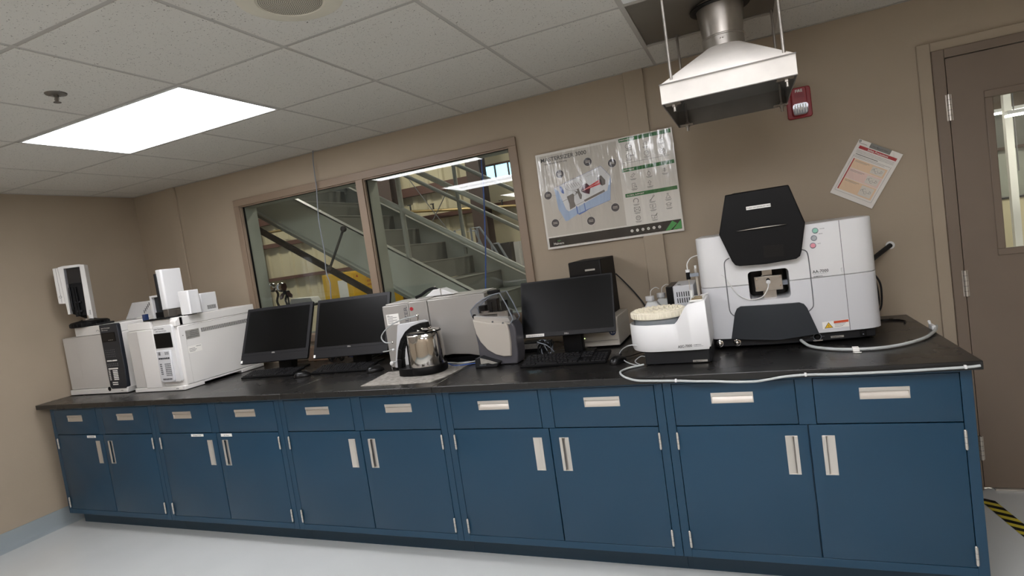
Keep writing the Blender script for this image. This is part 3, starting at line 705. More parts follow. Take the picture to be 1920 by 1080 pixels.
# ================================================= GAS CHROMATOGRAPHS (left)
def keypad(m,x0,x1,z0,z1,y,rows,cols,mt,gap=.45,skipc=()):
    dx=(x1-x0)/cols; dz=(z1-z0)/rows
    for r in range(rows):
        for c in range(cols):
            if c in skipc: continue
            m.box(x0+c*dx+dx*gap/2,x0+(c+1)*dx-dx*gap/2,y-.0015,y+.001,z0+r*dz+dz*gap/2,z0+(r+1)*dz-dz*gap/2,mt)
g1=thing('gas_chromatograph','grey white gas chromatograph with a dark control column, leftmost on the worktop','lab instrument',(.23,.5,ZC))
A=(-.100,.555); y0=.225
b=MB('agwhite'); b.box(A[0],A[1],y0+.012,.78,.955,1.352).box(A[0]+.165,A[1],y0+.012,.78,1.352,1.418)
b.box(A[0],A[0]+.165,y0+.15,.78,1.352,1.40)
b.build('housing',g1,bevel=.006)
MB('agwhite').prism([(A[0]-.006,.919),(A[1]-.01,.919),(A[1]+.004,.957),(A[0]-.004,.957)],'y',y0-.012,.80).build('base_plinth',g1,bevel=.003)
for k in range(4): MB('rubber').cyl((A[0]+.06+(.52 if k%2 else 0),.28+(.42 if k>1 else 0),ZC),(A[0]+.06+(.52 if k%2 else 0),.28+(.42 if k>1 else 0),.92),.018).build('foot',g1)
MB('aggrey').box(A[0],A[0]+.158,y0,y0+.011,.960,1.350).build('side_panel',g1,bevel=.002)
MB('aggrey').box(A[0]+.161,.362,y0-.003,y0+.011,.960,1.350).build('oven_door',g1,bevel=.002)
MB('agwhite').box(A[0]+.168,.368,y0-.001,y0+.011,1.353,1.418).build('upper_panel',g1,bevel=.002)
hm=MB('aggrey').ring((.33,y0-.0035,1.366),.018,.003,m='inkgrey',a0=.2,a1=2.6); hm.build('finger_grip',g1)
pn=MB('navypanel'); pn.prism([(.372,.962),(.385,.950),(.540,.950),(.556,.965),(.566,1.1),(.568,1.408),(.556,1.418),(.372,1.418)],'y',y0-.016,y0+.012); pn=pn.build('control_panel',g1,bevel=.004)
k_=MB('screen').box(.386,.530,y0-.018,y0-.0155,1.292,1.358); k_.box(.392,.524,y0-.0184,y0-.0178,1.300,1.352,'blackg')
for q in range(3): k_.box(.455+.018*q,.465+.018*q,y0-.0188,y0-.0183,1.302,1.304,'label')
k_.build('display',pn)
kp=MB('label'); keypad(kp,.390,.505,1.150,1.160,y0-.0165,1,2,'label',.14); keypad(kp,.385,.510,1.112,1.138,y0-.0165,2,6,'inkgrey',.5)
keypad(kp,.388,.500,1.092,1.102,y0-.0165,1,1,'label',.1); keypad(kp,.384,.410,1.012,1.088,y0-.0165,6,1,'aggrey',.4); keypad(kp,.420,.500,1.012,1.088,y0-.0165,6,1,'label',.38); keypad(kp,.378,.500,.975,1.003,y0-.0165,2,1,'label',.55); keypad(kp,.388,.5,1.178,1.24,y0-.0165,4,6,'inkgrey',.72)
kp.build('keypad',pn)
MB('label').text('Agilent Technologies',(.392,y0-.0165,1.388),.0115,m='label').text('7890A  GC System',(.392,y0-.0165,1.373),.009,m='label').build('lettering',pn)
MB('label').box(.47,.545,y0-.0135,y0-.012,.929,.944).text('7890A',(.477,y0-.0138,.932),.011,m='inkdark').build('name_plate',g1)
MB('black').cyl((.355,y0-.0135,.951),(.355,y0-.012,.951),.016).build('latch_recess',g1)
ev=MB('agwhite').box(A[1]-.13,A[1]-.02,.45,.80,1.4185,1.43); ev.build('top_cover',g1,bevel=.003)

# autosampler tower, left
def at(px,pz,yref,y):   # slide a measured point along its sight line to another depth
    C=(4.7084,-2.4392,1.5223); k=(y-C[1])/(yref-C[1]); return (C[0]+(px-C[0])*k, C[2]+(pz-C[2])*k)
tw=thing('autosampler_tower','tall white autosampler tower with an open black front, on the leftmost instrument','autosampler',(.125,.27,0),math.radians(45))
m=MB('agwhite')
m.prism([(.034,1.880),(.064,1.876),(.060,1.430),(.016,1.432),(.023,1.462)],'y',-.012,.085)
m.prism([(-.066,1.882),(.036,1.882),(.036,1.864),(-.066,1.862)],'y',-.012,.085)
m.prism([(-.098,1.876),(-.064,1.882),(-.064,1.860),(-.074,1.526),(-.089,1.524)],'y',-.012,.085)
m.build('tower_shell',tw,bevel=.003,local=True)
m=MB('agwhite'); m.prism([(-.132,1.872),(-.099,1.874),(-.090,1.606),(-.134,1.612)],'y',-.006,.07); m.build('side_module',tw,bevel=.004,local=True)
MB('inkgrey').box(-.1135,-.112,-.0068,-.0060,1.615,1.870).ring((-.115,-.0068,1.66),.008,.002,m='inkgrey').build('panel_seam',tw,local=True)
m=MB('screen').prism([(-.067,1.864),(.036,1.864),(.024,1.462),(-.074,1.524)],'y',.045,.085); m.build('rear_recess',tw,local=True)
m=MB('black').box(-.050,.020,.012,.045,1.50,1.735).cyl((-.02,.0,1.50),(-.02,.0,1.72),.009,n=14).box(-.035,.0,-.006,.012,1.60,1.612,'graphite').box(-.035,.0,-.006,.012,1.53,1.545,'graphite').box(-.06,-.052,.0,.04,1.56,1.72,'graphite')
m.build('syringe_carriage',tw,bevel=.002,local=True)
MB('plastic_clear').box(-.064,.033,-.008,-.006,1.745,1.862).build('smoked_window',tw,local=True)
MB('inkgrey').text('7693A',(.052,-.0128,1.50),.014,u=(0.01,0,1),w=(-1,0,0),m='inkgrey').build('lettering',tw,local=True)
m=MB('black'); cxx=.13; m.lathe([(.118,0),(.122,.006),(.122,.030),(.112,.038),(.10,.040),(.06,.046),(.03,.056),(0,.058)],(cxx,.30,1.420),44)
for i in range(26):
    a_=2*PI*i/26; m.box(cxx+.121*math.cos(a_)-.003,cxx+.121*math.cos(a_)+.003,.30+.121*math.sin(a_)-.003,.30+.121*math.sin(a_)+.003,1.424,1.448,'graphite')
m.build('vial_turret',tw,label='black round vial turret')
m=MB('steel').lathe([(.05,.0),(.05,.006),(.03,.010),(.02,.03),(0,.03)],(.15,.27,1.448),28); m.cyl((.17,.27,1.45),(.17,.27,1.50),.004); m.build('needle_guide',tw)
m=MB('black').box(.075,.30,.24,.37,1.4185,1.432,'graphite').cyl((.03,.31,1.353),(.03,.31,1.42),.03,m='black'); m.build('mounting_post',tw,bevel=.002)

# second chromatograph
g2=thing('gas_chromatograph','white gas chromatograph with a small dark display and white keypad, second from the left','lab instrument',(.91,.53,ZC))
x0,x1=.664,1.160; yf=.205
b=MB('agwhite'); b.box(x0,x1,yf+.012,.868,.945,1.345).box(x0,.90,yf+.012,.868,1.345,1.400)
b.box(.90,x1,yf+.03,.868,1.345,1.404)
b.prism([(yf+.0,1.345),(yf+.0,1.380),(yf+.03,1.404),(yf+.06,1.404),(yf+.06,1.345)],'x',1.105,x1)
b.build('housing',g2,bevel=.005)
p=MB('agwhite'); p.box(x0-.004,x1,yf-.012,.345,.917,.945).box(x0,x1,.345,.66,.932,.945).box(x0,x1+.002,.66,.872,.917,.945); p.build('base_plinth',g2,bevel=.003)
for k in range(4): q=(x0+.06+(.37 if k%2 else 0),.28+(.48 if k>1 else 0)); MB('rubber').cyl((*q,ZC),(*q,.919),.016).build('foot',g2)
MB('aggrey').box(x0+.002,.783,yf-.004,yf+.011,.947,1.342).build('side_panel',g2,bevel=.004)
MB('agwhite').box(.786,.944,yf-.014,yf+.011,.942,1.343).build('oven_door',g2,bevel=.004)
cp=MB('white').prism([(.948,.985),(.96,.975),(1.125,.975),(1.135,.985),(1.135,1.352),(1.125,1.362),(.948,1.362)],'y',yf-.012,yf+.012).build('control_panel',g2,bevel=.003)
MB('screen').box(.955,1.118,yf-.0165,yf-.0115,1.211,1.312).build('display',cp,bevel=.002)
kb=MB('white2').prism([(.962,1.195),(1.095,1.195),(1.090,.99),(1.075,.978),(.985,.978),(.962,.992)],'y',yf-.026,yf-.011).build('keypad_plate',cp,bevel=.004)
k=MB('inkgrey'); keypad(k,.975,1.01,1.165,1.187,yf-.0265,4,1,'inkgrey',.4); k.build('status_keys',kb)
k=MB('inkgrey'); keypad(k,1.045,1.085,1.165,1.187,yf-.0265,2,3,'inkgrey',.5); k.build('run_keys',kb)
k=MB('inkgrey'); keypad(k,.975,1.085,1.135,1.150,yf-.0265,1,6,'slate',.3); k.build('function_keys',kb); k=MB('inkgrey')
keypad(k,.978,1.0,1.03,1.11,yf-.0265,6,2,'slate',.5); keypad(k,1.025,1.083,1.02,1.11,yf-.0265,7,4,'inkgrey',.45); keypad(k,.985,1.075,.993,1.008,yf-.0265,1,6,'inkgrey',.3)
k.build('number_keys',kb)
MB('inkgrey').text('Agilent Technologies',(.962,yf-.0125,1.338),.0115).text('6890N  Network GC System',(.975,yf-.0125,1.322),.009).build('lettering',cp)
MB('label').box(1.07,1.135,yf-.0135,yf-.012,.925,.938).text('6890N',(1.076,yf-.0138,.927),.010).build('name_plate',g2)
s=MB('inkdark')
n_=44
for i in range(n_): y=.388+(.79-.388)*i/n_; z=1.275+.0*i; s.box(x1-.0005,x1+.0008,y,y+.0045,1.274,1.302)
s.build('vent_slots',g2)
sm=MB('inkgrey').box(x1,x1+.0007,yf+.09,.865,1.3385,1.3400).box(x1,x1+.0007,yf+.02,.865,.9475,.949).box(x1,x1+.0007,yf+.058,yf+.0595,.95,1.30,'aggrey'); sm.cyl((x1,.245,1.277),(x1+.001,.245,1.277),.003,m='inkdark'); sm.build('panel_seam',g2)
def side_label(y0_,y1_,z0,z1,mt,lines,nm):
    m=MB(mt).box(x1,x1+.0012,y0_,y1_,z0,z1)
    for i,(a_,b_) in enumerate(lines):
        zz=z1-(i+1)*(z1-z0)/(len(lines)+1); m.box(x1+.0012,x1+.0016,y0_+(y1_-y0_)*a_,y0_+(y1_-y0_)*b_,zz-.0015,zz+.0015,'inkgrey')
    m.build(nm,g2)
side_label(.266,.370,1.246,1.305,'silverlabel',[(.35,.95),(.30,.9),(.3,.95),(.1,.9)],'rating_label'); side_label(.264,.370,1.150,1.196,'label',[(.6,.95),(.08,.5),(.08,.6),(.1,.5)],'service_label')

# autosampler + injector group on top of the second chromatograph
t2=thing('autosampler_tower','white autosampler tower with a rounded back, on the second instrument from the left','autosampler',(.93,.38,1.40))
Y=.36
def sp_(pts,y=Y): return [at(a,b,.38,y) for a,b in pts]
m=MB('white')
m.prism([(.940,.300),(.955,.282),(.998,.282),(1.005,.290),(1.005,.435),(.940,.435)],'z',1.462,1.740); m.build('tower_shell',t2,bevel=.006)
MB('graphite').box(.9405,.962,.274,.2815,1.470,1.715).build('side_strip',t2,bevel=.002,label='black strip down the front edge')
MB('panelgrey').box(.950,1.00,.29,.42,1.405,1.461).box(1.0,1.05,.35,.42,1.415,1.455).build('tower_foot',t2,bevel=.003)
MB('slate').box(.756,.850,.381,.395,1.405,1.557).box(.80,.93,.34,.38,1.405,1.45,'black').build('syringe_bay',t2,bevel=.003)
MB('white').box(.738,.757,.36,.44,1.405,1.572).box(.757,.86,.36,.44,1.558,1.572).build('bracket',t2,bevel=.002)
bk=thing('vent_cowl','white sloped vented cowl at the back of the leftmost instrument','cover',(.25,.62,1.4195))
m=MB('white').prism([(.075,1.4195),(.185,1.545),(.40,1.541),(.40,1.4195)],'y',.60,.76); m.build('cowl',bk,bevel=.005)
m=MB('inkdark'); 
for i in range(5): m.box(.31+.018*i,.317+.018*i,.5985,.6005,1.45+.014*i,1.475+.014*i)
m.build('vent_slots',bk)
bv=MB('navyround').box(.735,.768,.285,.310,1.4035,1.450).box(.739,.764,.282,.286,1.408,1.446,'navyround').build('vial_rack',None,bevel=.003); tag(bv,'small dark blue block at the front of the second instrument top','vial rack')
inj=MB('black').box(.838,1.085,.215,.33,1.402,1.411)
for x in (.88,.95,1.04): inj.cyl((x,.25,1.41),(x,.25,1.414),.012,m='graphite')
inj.build('inlet_cover',g2,bevel=.002,label='black inlet cover plate')
vb=thing('injector_box','white boxy injector module with ridged corner, overhanging the second instrument','lab module',(1.12,.37,1.40))
m=MB('white').prism([(1.110,.300),(1.196,.300),(1.204,.306),(1.201,.320),(1.204,.334),(1.201,.350),(1.204,.362),(1.204,.385),(1.110,.385)],'z',1.410,1.572); m.build('module_case',vb,bevel=.004)
MB('black').box(1.115,1.158,.31,.38,1.4045,1.4095).build('module_foot',vb)
vc=thing('detector_box','low white box with vent slots behind the injector module','lab module',(1.25,.62,1.402))
X0,X1=1.13,1.158
m=MB('white').box(.96,1.150,.437,.565,1.4045,1.540).build('module_case',vc,bevel=.004)
m=MB('inkdark')
for i in range(9): m.box(1.1498,1.1508,.478+.008*i,.482+.008*i,1.422,1.450)
m.build('vent_slots',vc)

# ================================================= COMPUTERS
def monitor(loc,rz,W_,H_,tilt,zc,name,label,aio=True,group=None):
    sd=1. if aio else .55
    t=thing(name,label,'computer' if aio else 'monitor',loc,rz,group)
    X=Matrix.Translation((0,0,zc))@Matrix.Rotation(-tilt,4,'X'); th=.052 if aio else .028
    chin=.055 if aio else 0; s_=.022 if aio else .008
    m=MB('bezel'); m.X=X; m.prism(rrect(-W_/2,W_/2,-H_/2,H_/2,.006),'y',0,th*.35); m.prism(rrect(-W_/2+.006,W_/2-.006,-H_/2+.006,H_/2-.006,.006),'y',th*.35,th,scale1=.93)
    p=m.build('display_case',t,bevel=.002,local=True)
    m=MB('screen'); m.X=X; bt=chin+(.020 if aio else .024); m.box(-W_/2+s_,W_/2-s_,-.0012,.001,-H_/2+bt,H_/2-s_); m.build('screen_panel',p,local=True)
    if aio:
        m=MB('black'); m.X=X; m.box(-W_/2,W_/2,-.0006,.0006,-H_/2+chin,-H_/2+chin+.0018); m.build('chin_seam',p,local=True)
        m=MB('black'); m.X=X; m.cyl((0,-.002,H_/2-.011),(0,0,H_/2-.011),.003,n=12); m.build('webcam',p,local=True)
        m=MB('label'); m.X=X; m.box(-W_/2+.003,-W_/2+.018,-.0012,0,-H_/2+.005,-H_/2+.024); m.build('sticker',p,local=True,label='white sticker in the corner')
    m=MB('silverlabel'); m.X=X; m.text('DELL',(-.005,-.002,-H_/2+(chin+.005 if aio else .006)),.012,center=True,m='aggrey'); m.build('logo',p,local=True)
    zb=zc-H_/2*math.cos(tilt); back=th+.01
    m=MB('black'); m.prism([(.03,.006),(.09*(.4+.6*sd),.006),(.16*sd,zc-.02),(.10*sd,zc+.02),(.05*sd,zc-.06)],'x',-.055,.055); m.build('stand_neck',t,bevel=.004,local=True)
    m=MB('black'); m.prism(rrect(-.12,.12,-.06,.16*sd,.02),'z',.0005,.012); m.build('stand_base',t,bevel=.003,local=True)
    return t,p,X
mA,pA,XA=monitor((1.603,.615,ZC),math.radians(5.5),.560,.404,math.radians(24),.275,'all_in_one_computer','black all in one computer on the left, beside the white chromatograph')
mB,pB,XB=monitor((2.231,.640,ZC),math.radians(2.0),.586,.404,math.radians(20.5),.271,'all_in_one_computer','black all in one computer with a webcam, left of the grey analyser')
mC,pC,XC=monitor((3.757,.545,ZC),math.radians(-.3),.530,.315,math.radians(16),.267,'computer_monitor','black thin framed monitor in front of the small black tower',aio=False)
m=MB('label'); m.X=XC; m.box(-.243,-.135,-.0015,0,-.1545,-.1385); m.text('TURN ON EXHAUST FAN',(-.189,-.0016,-.1515),.008,center=True,m='inkgrey',dep=.0003); m.build('label_strip',pC,local=True,label='white label strip on the lower bezel')

def keyboard(loc,rz,label,W_=.445,D_=.135,lift=.022):
    t=thing('keyboard',label,'keyboard',loc,rz,'black desktop keyboards on the worktop')
    X=Matrix.Rotation(math.atan2(lift,D_),4,'X')
    m=MB('matteblack'); m.X=X; m.prism(rrect(-W_/2,W_/2,0,D_,.008),'z',.001,.013); m.build('keyboard_body',t,bevel=.002,local=True)
    k=MB('bezel'); k.X=X
    rows=6; ph=(D_-.018)/rows
    def key(x0,x1,r): k.prism([(x0+.001,.009+r*ph+.001),(x1-.001,.009+r*ph+.001),(x1-.001,.009+(r+1)*ph-.0015),(x0+.001,.009+(r+1)*ph-.0015)],'z',.013,.0185,scale1=.84)
    u=.0193*W_/.445; xa=-W_/2+.010
    for r in range(rows):
        if r==0:
            xs_=[1.25,1.25,1.25,6.25,1.25,1.25,1.25,1.25]
        elif r==1: xs_=[2.25]+[1]*10+[2.75]
        elif r==2: xs_=[1.75]+[1]*11+[2.25]
        elif r==3: xs_=[1.5]+[1]*12+[1.5]
        elif r==4: xs_=[1]*13+[2]
        else: xs_=[1,.6,1,1,1,1,.3,1,1,1,1,.3,1,1,1,1]
        x=xa
        for i,w_ in enumerate(xs_):
            if not(r==5 and w_<1): key(x,x+w_*u,r)
            x+=w_*u
        x=xa+15.3*u
        if r in(0,3,4,5):
            for i in range(3): key(x+i*u,x+(i+1)*u,r)
        if r==1: key(x+u,x+2*u,r)
        x=xa+18.6*u
        if r<5:
            for i in range(4): key(x+i*u*.93,x+(i+1)*u*.93,r)
    k.build('keys',t,local=True)
    f=MB('rubber')
    f.box(-W_/2+.03,-W_/2+.06,D_-.03,D_-.015,0,lift*.85).box(W_/2-.06,W_/2-.03,D_-.03,D_-.015,0,lift*.85); f.build('tilt_feet',t,local=True)
    return t
keyboard((1.638,.428,ZC),math.radians(3.0),'black keyboard in front of the left all in one computer')
keyboard((2.240,.432,ZC),math.radians(1.5),'black keyboard in front of the all in one computer with the webcam',W_=.44)
keyboard((3.782,.262,ZC),math.radians(1),'black keyboard in front of the right-hand thin monitor',W_=.455,D_=.15,lift=.028)
def mouse(loc,rz,label):
    t=thing('computer_mouse',label,'mouse',loc,rz,'black computer mice on the worktop')
    v=MB('blackg'); N,K=18,8
    vs=[];fs=[]
    for j in range(K+1):
        ph=PI/2*j/K
        for i in range(N):
            a_=2*PI*i/N; rx=.032*(1-.08*math.cos(a_*2)); ry=.056
            vs.append((rx*math.cos(a_)*math.cos(ph)**.8,ry*math.sin(a_)*math.cos(ph)**.8,.002+.034*math.sin(ph)*(1-.25*math.sin(a_)*math.cos(ph))))
    for j in range(K):
        for i in range(N): fs.append((j*N+i,j*N+(i+1)%N,(j+1)*N+(i+1)%N,(j+1)*N+i))
    fs.append(tuple(range(N-1,-1,-1))); v.add(vs,fs); v.build('mouse_shell',t,local=True)
    MB('rubber').cyl((-.003,.022,.032),(.003,.022,.032),.009,n=14).build('scroll_wheel',t,local=True)
    return t
mouse((1.985,.395,ZC),math.radians(-50),'black mouse right of the leftmost keyboard')
mouse((2.535,.420,ZC),math.radians(-40),'black mouse left of the kettle, right of the middle keyboard')
mouse((4.068,.270,ZC),math.radians(-25),'black mouse between the right-hand keyboard and the round sample carousel')

# white box computer with the small tower standing on it
pc=thing('desktop_computer','beige flat computer box with a round blue sticker, under the black tower','computer',(3.90,.82,ZC))
m=MB('beigepc').prism([(.662,.925),(.662,1.062),(.680,1.082),(.985,1.082),(.985,.925)],'x',3.786,3.998); m.build('case',pc,bevel=.004)
for k in range(4): q=(3.81+(.16 if k%2 else 0),.70+(.25 if k>1 else 0)); MB('rubber').cyl((*q,ZC),(*q,.926),.012).build('foot',pc)
MB('navyround').disc((3.965,.6605,1.000),.0185,m='navyround').text('6.3',(3.965,.660,.993),.019,center=True,m='label').build('round_sticker',pc,label='round dark blue sticker reading 6.3')
MB('greenled').disc((3.802,.6605,.975),.003,m='greenled').build('power_light',pc)
MB('inkgrey').box(3.80,3.99,.6603,.6612,.955,.9565).box(3.9985,3.9992,.69,.95,1.03,1.0315,'aggrey').build('drive_seam',pc)
tw=thing('computer_tower','small black computer tower standing on the beige computer behind the right-hand monitor','computer',(3.86,.82,1.083))
m=MB('matteblack').box(3.768,3.952,.655,.985,1.083,1.409); m.build('case',tw,bevel=.003)
m=MB('blackg').box(3.770,3.950,.643,.655,1.085,1.407); m.build('front_bezel',tw,bevel=.003)
MB('silverlabel').box(3.862,3.918,.6405,.643,1.352,1.362).box(3.775,3.945,.6415,.643,1.3205,1.323,'graphite').build('drive_slot',tw,bevel=.001)

# ================================================= PARTICLE SIZER, KETTLE, WET UNIT
ms=thing('particle_sizer','long grey particle size analyser with vertical lettering, behind the kettle','lab instrument',(2.64,.44,ZC),math.radians(9.9))
Wm,Hm,Dm=.643,.391,.31
m=MB('msgrey')
def msp(x0,x1,zt,mt,zb0,zb1,nm,y0=0.,bv=.005):
    q=MB(mt); q.prism([(x0,zb0),(x1,zb1),(x1,zt),(x0,zt)],'y',y0,Dm); return q.build(nm,ms,bevel=bv,local=True)
msp(0,.168,Hm-.004,'msgrey',.012,.012,'left_module'); msp(.170,.288,Hm+.002,'msgrey',.020,.03,'sample_bay',-.003)
q=MB('msgrey'); pts=[(.290,.045),(.40,.055),(.50,.045),(.60,.02),(.643,.012),(.643,Hm),(.290,Hm)]
q.prism(pts,'y',0,Dm); q.build('optics_module',ms,bevel=.005,local=True)
MB('mslight').box(.175,.285,.03,Dm-.02,Hm+.002,Hm+.009).box(.30,.63,.03,Dm-.02,Hm,Hm+.006).box(.01,.16,.03,Dm-.02,Hm-.004,Hm+.004).build('lid_panel',ms,bevel=.003,local=True)
MB('black').box(.02,.62,.02,Dm-.02,.0,.03).build('foot_plinth',ms,local=True)
tx=MB('inkgrey'); tx.text('MASTERSIZER',(.158,-.0012,.10),.030,u=(0,0,1),w=(-1,0,0),m='inkgrey',width=.27); tx.build('lettering',ms,local=True)
tx=MB('inkgrey'); tx.text('HYDRO',(.200,-.0045,.20),.022,u=(0,0,1),w=(-1,0,0),m='inkgrey'); tx.disc((.188,-.0045,.352),.011,m='red').text('3000',(.200,-.0045,.10),.022,u=(0,0,1),w=(-1,0,0),m='red'); tx.build('side_lettering',ms,local=True)
m=MB('label').box(.018,.098,-.0015,0,.270,.335); 
for i in range(6): m.box(.024+.0*i,.060 if i%2 else .085,-.0019,-.0014,.280+.008*i,.2825+.008*i,'inkgrey')
m.text('CAL',(.024,-.0018,.324),.009,m='inkdark'); m.build('calibration_label',ms,label='white calibration sticker',local=True)
MB('msgrey').box(-.004,0.001,.01,.03,.0,.37).build('edge_strip',ms,local=True)
kt2=thing('spray_head','white accessory with a black curved handle lying on the grey analyser','lab accessory',(2.93,.66,1.307))
m=MB('white').prism([(2.83,1.3155),(3.04,1.3155),(3.02,1.325),(2.955,1.358),(2.90,1.355),(2.87,1.335)],'y',.62,.70); m.build('body',kt2,bevel=.004)
MB('black').tube([(2.76,.64,1.319),(2.80,.64,1.330),(2.84,.64,1.350),(2.88,.64,1.362),(2.915,.64,1.357),(2.93,.64,1.338)],.0095,10).build('curved_handle',kt2)
MB('silverlabel').box(2.95,2.956,.618,.70,1.317,1.358).cyl((2.90,.64,1.366),(2.91,.64,1.374),.005,n=10).build('collar',kt2)

wu=thing('dispersion_cell','pale grey cell unit with curved clear tubes, directly behind the kettle','lab accessory',(2.86,.39,ZC))
m=MB('white2').prism([(2.68,.928),(2.945,.928),(2.955,1.186),(2.925,1.199),(2.76,1.188),(2.742,1.182)],'y',.418,.440); m.build('cell_body',wu,bevel=.004)
MB('black').box(2.69,2.93,.42,.44,ZC,.928).build('cell_base',wu)
tb=MB('tube').tube([(2.900,.40,1.229),(2.83,.385,1.222),(2.75,.375,1.201),(2.685,.37,1.165),(2.652,.37,1.125),(2.674,.37,1.093),(2.712,.375,1.089)],.0038,8).tube([(2.655,.36,1.040),(2.69,.37,1.042),(2.714,.37,1.050)],.0038,8).tube([(2.69,.375,.97),(2.74,.37,.975),(2.80,.36,.955)],.0038,8); tb.build('clear_tubes',wu)
MB('chrome').ball((2.902,.40,1.229),.010,n=12).cyl((2.90,.40,1.2),(2.905,.40,1.225),.006,n=10).build('tube_fitting',wu); MB('chrome').ball((2.722,.378,1.089),.008,n=10).build('tube_fitting',wu)
MB('white').ball((2.695,.375,.965),.014,n=12).ball((2.718,.376,1.045),.009,n=10).build('valve_knob',wu)

# absorbent pad under the kettle
pad=[(2.700,.056),(2.93,.050),(3.128,.062),(3.165,.155),(3.172,.30),(3.166,.42),(3.155,.50),(2.99,.475),(2.90,.43),(2.80,.40),(2.67,.365),(2.685,.22)]
m=MB('cloth'); cx=sum(p[0] for p in pad)/len(pad); cy=sum(p[1] for p in pad)/len(pad)
N=10; vs=[];fs=[]
dense=[]
for i in range(len(pad)):
    a_,b_=pad[i],pad[(i+1)%len(pad)]
    for k in range(5): t_=k/5; dense.append((a_[0]+(b_[0]-a_[0])*t_+random.uniform(-.002,.002),a_[1]+(b_[1]-a_[1])*t_+random.uniform(-.002,.002)))
n=len(dense)
for j in range(N):
    s_=1-j/N
    for x,y in dense: vs.append((cx+(x-cx)*s_,cy+(y-cy)*s_,ZC+.0025+random.uniform(0,.0022)))
for x,y in dense: vs.append((x,y,ZC+.0002))
vs.append((cx,cy,ZC+.003))
for j in range(N-1):
    for i in range(n): fs.append((j*n+i,j*n+(i+1)%n,(j+1)*n+(i+1)%n,(j+1)*n+i))
for i in range(n): fs.append(((N-1)*n+i,(N-1)*n+(i+1)%n,(N+1)*n)); fs.append((i,N*n+i,N*n+(i+1)%n,(i+1)%n))
m.add(vs,fs); o=m.build('absorbent_pad',sharp=60); tag(o,'grey mottled absorbent pad lying under the steel kettle','pad')

kt=thing('electric_kettle','polished steel electric kettle with black base and black looped handle','kettle',(3.00,.30,ZC+.003))
c=(2.984,.305); Z0=ZC+.004
MB('chrome').lathe([(.104,.962),(.1055,.970),(.1035,1.05),(.1015,1.10),(.0985,1.143),(.094,1.149)],(*c,0),56).build('steel_body',kt)
m=MB('black').lathe([(.098,Z0),(.108,Z0+.006),(.110,.935),(.1085,.958),(.1045,.966)],(*c,0),56)
m.prism([(2.838,.226),(2.88,.205),(2.93,.203),(2.98,.21),(2.98,.36),(2.85,.36),(2.825,.30)],'z',Z0,.962,scale1=.985); m.build('base',kt,bevel=.003)
m=MB('black').lathe([(.0975,1.140),(.0995,1.146),(.096,1.152)],(*c,0),56); m.build('rim_ring',kt)
m=MB('chrome').lathe([(.094,1.150),(.085,1.158),(.060,1.163),(.045,1.161),(.030,1.168),(.0,1.170)],(*c,0),48); 
lid=m.build('lid',kt); MB('chrome').ball((2.965,.285,1.166),.016,sz=.5,n=14).ball((3.015,.32,1.166),.014,sz=.5,n=14).ball((2.99,.25,1.163),.010,sz=.5,n=12).build('lid_knob',lid)
m=MB('steel').prism([(2.95,1.142),(3.01,1.142),(2.995,1.105),(2.98,1.098),(2.965,1.108)],'y',.188,.206); m.build('spout_lip',kt,bevel=.004)
hdp=[(3.045,1.205),(3.00,1.203),(2.95,1.190),(2.905,1.163),(2.868,1.122),(2.842,1.07),(2.826,1.01),(2.822,.962),(2.852,.962),(2.856,1.01),(2.868,1.06),(2.888,1.10),(2.902,1.112),(2.903,.965),(2.925,.965),(2.922,1.125),(2.93,1.145),(2.97,1.165),(3.02,1.176),(3.05,1.172)]
m=MB('black'); yk=.262
n=len(hdp); outer=hdp[:8]; inner=[hdp[19],hdp[18],hdp[17],hdp[12],hdp[11],hdp[10],hdp[9],hdp[8]]
for i in range(7): m.prism([outer[i],outer[i+1],inner[i+1],inner[i]],'y',yk-.02,yk+.02)
m.prism([(2.903,.962),(2.926,.962),(2.924,1.15),(2.902,1.12)],'y',yk-.02,yk+.02); m.prism([hdp[17],(2.93,1.14),(2.90,1.11),(2.89,1.13)],'y',yk-.02,yk+.02)
m.build('handle',kt,bevel=.003)

# wet dispersion unit with clear hood
hy=thing('sample_dispersion_unit','grey rounded dispersion unit with a clear hinged hood, between kettle and right-hand monitor','lab instrument',(3.39,.50,ZC))
yA,yB=.385,.495
m=MB('hydrodark'); m.prism([(3.268,ZC+.001),(3.30,.922),(3.49,ZC+.001),(3.500,.96),(3.503,1.10),(3.49,1.135),(3.268,1.185),(3.262,1.12),(3.268,1.05)][0:1]+[(3.492,ZC+.001),(3.503,.97),(3.508,1.11),(3.49,1.145),(3.27,1.188),(3.262,1.12),(3.270,1.03)],'y',yA,yB); m.build('body_shell',hy,bevel=.008,seg=3)
m=MB('hydrogrey'); curve=[(3.266,1.175),(3.274,1.10),(3.295,1.05),(3.33,1.005),(3.375,.975),(3.42,.962),(3.464,.962),(3.472,1.03),(3.472,1.10),(3.464,1.142),(3.42,1.143),(3.36,1.150),(3.31,1.162)]
m.prism(curve,'y',yA-.012,yA+.004,scale1=1.03); m.build('front_panel',hy,bevel=.004)
m=MB('hydrogrey').prism([(3.272,1.160),(3.36,1.147),(3.484,1.132),(3.486,1.150),(3.475,1.172),(3.272,1.196)],'y',yA-.006,yB-.02); m.build('tank_deck',hy,bevel=.003)
MB('steel').prism(rrect(3.405,3.468,1.150,1.205,.01),'y',yA+.02,yA+.09).box(3.30,3.45,.40,.47,1.195,1.205).cyl((3.33,.43,1.205),(3.33,.43,1.215),.028,n=24).build('sample_tank',hy)
MB('black').box(3.345,3.405,.42,.465,1.20,1.275).box(3.29,3.33,.42,.465,1.205,1.245).box(3.425,3.45,.42,.47,1.15,1.26).cyl((3.375,.41,1.205),(3.375,.41,1.26),.006).build('pump_motor',hy,bevel=.003)
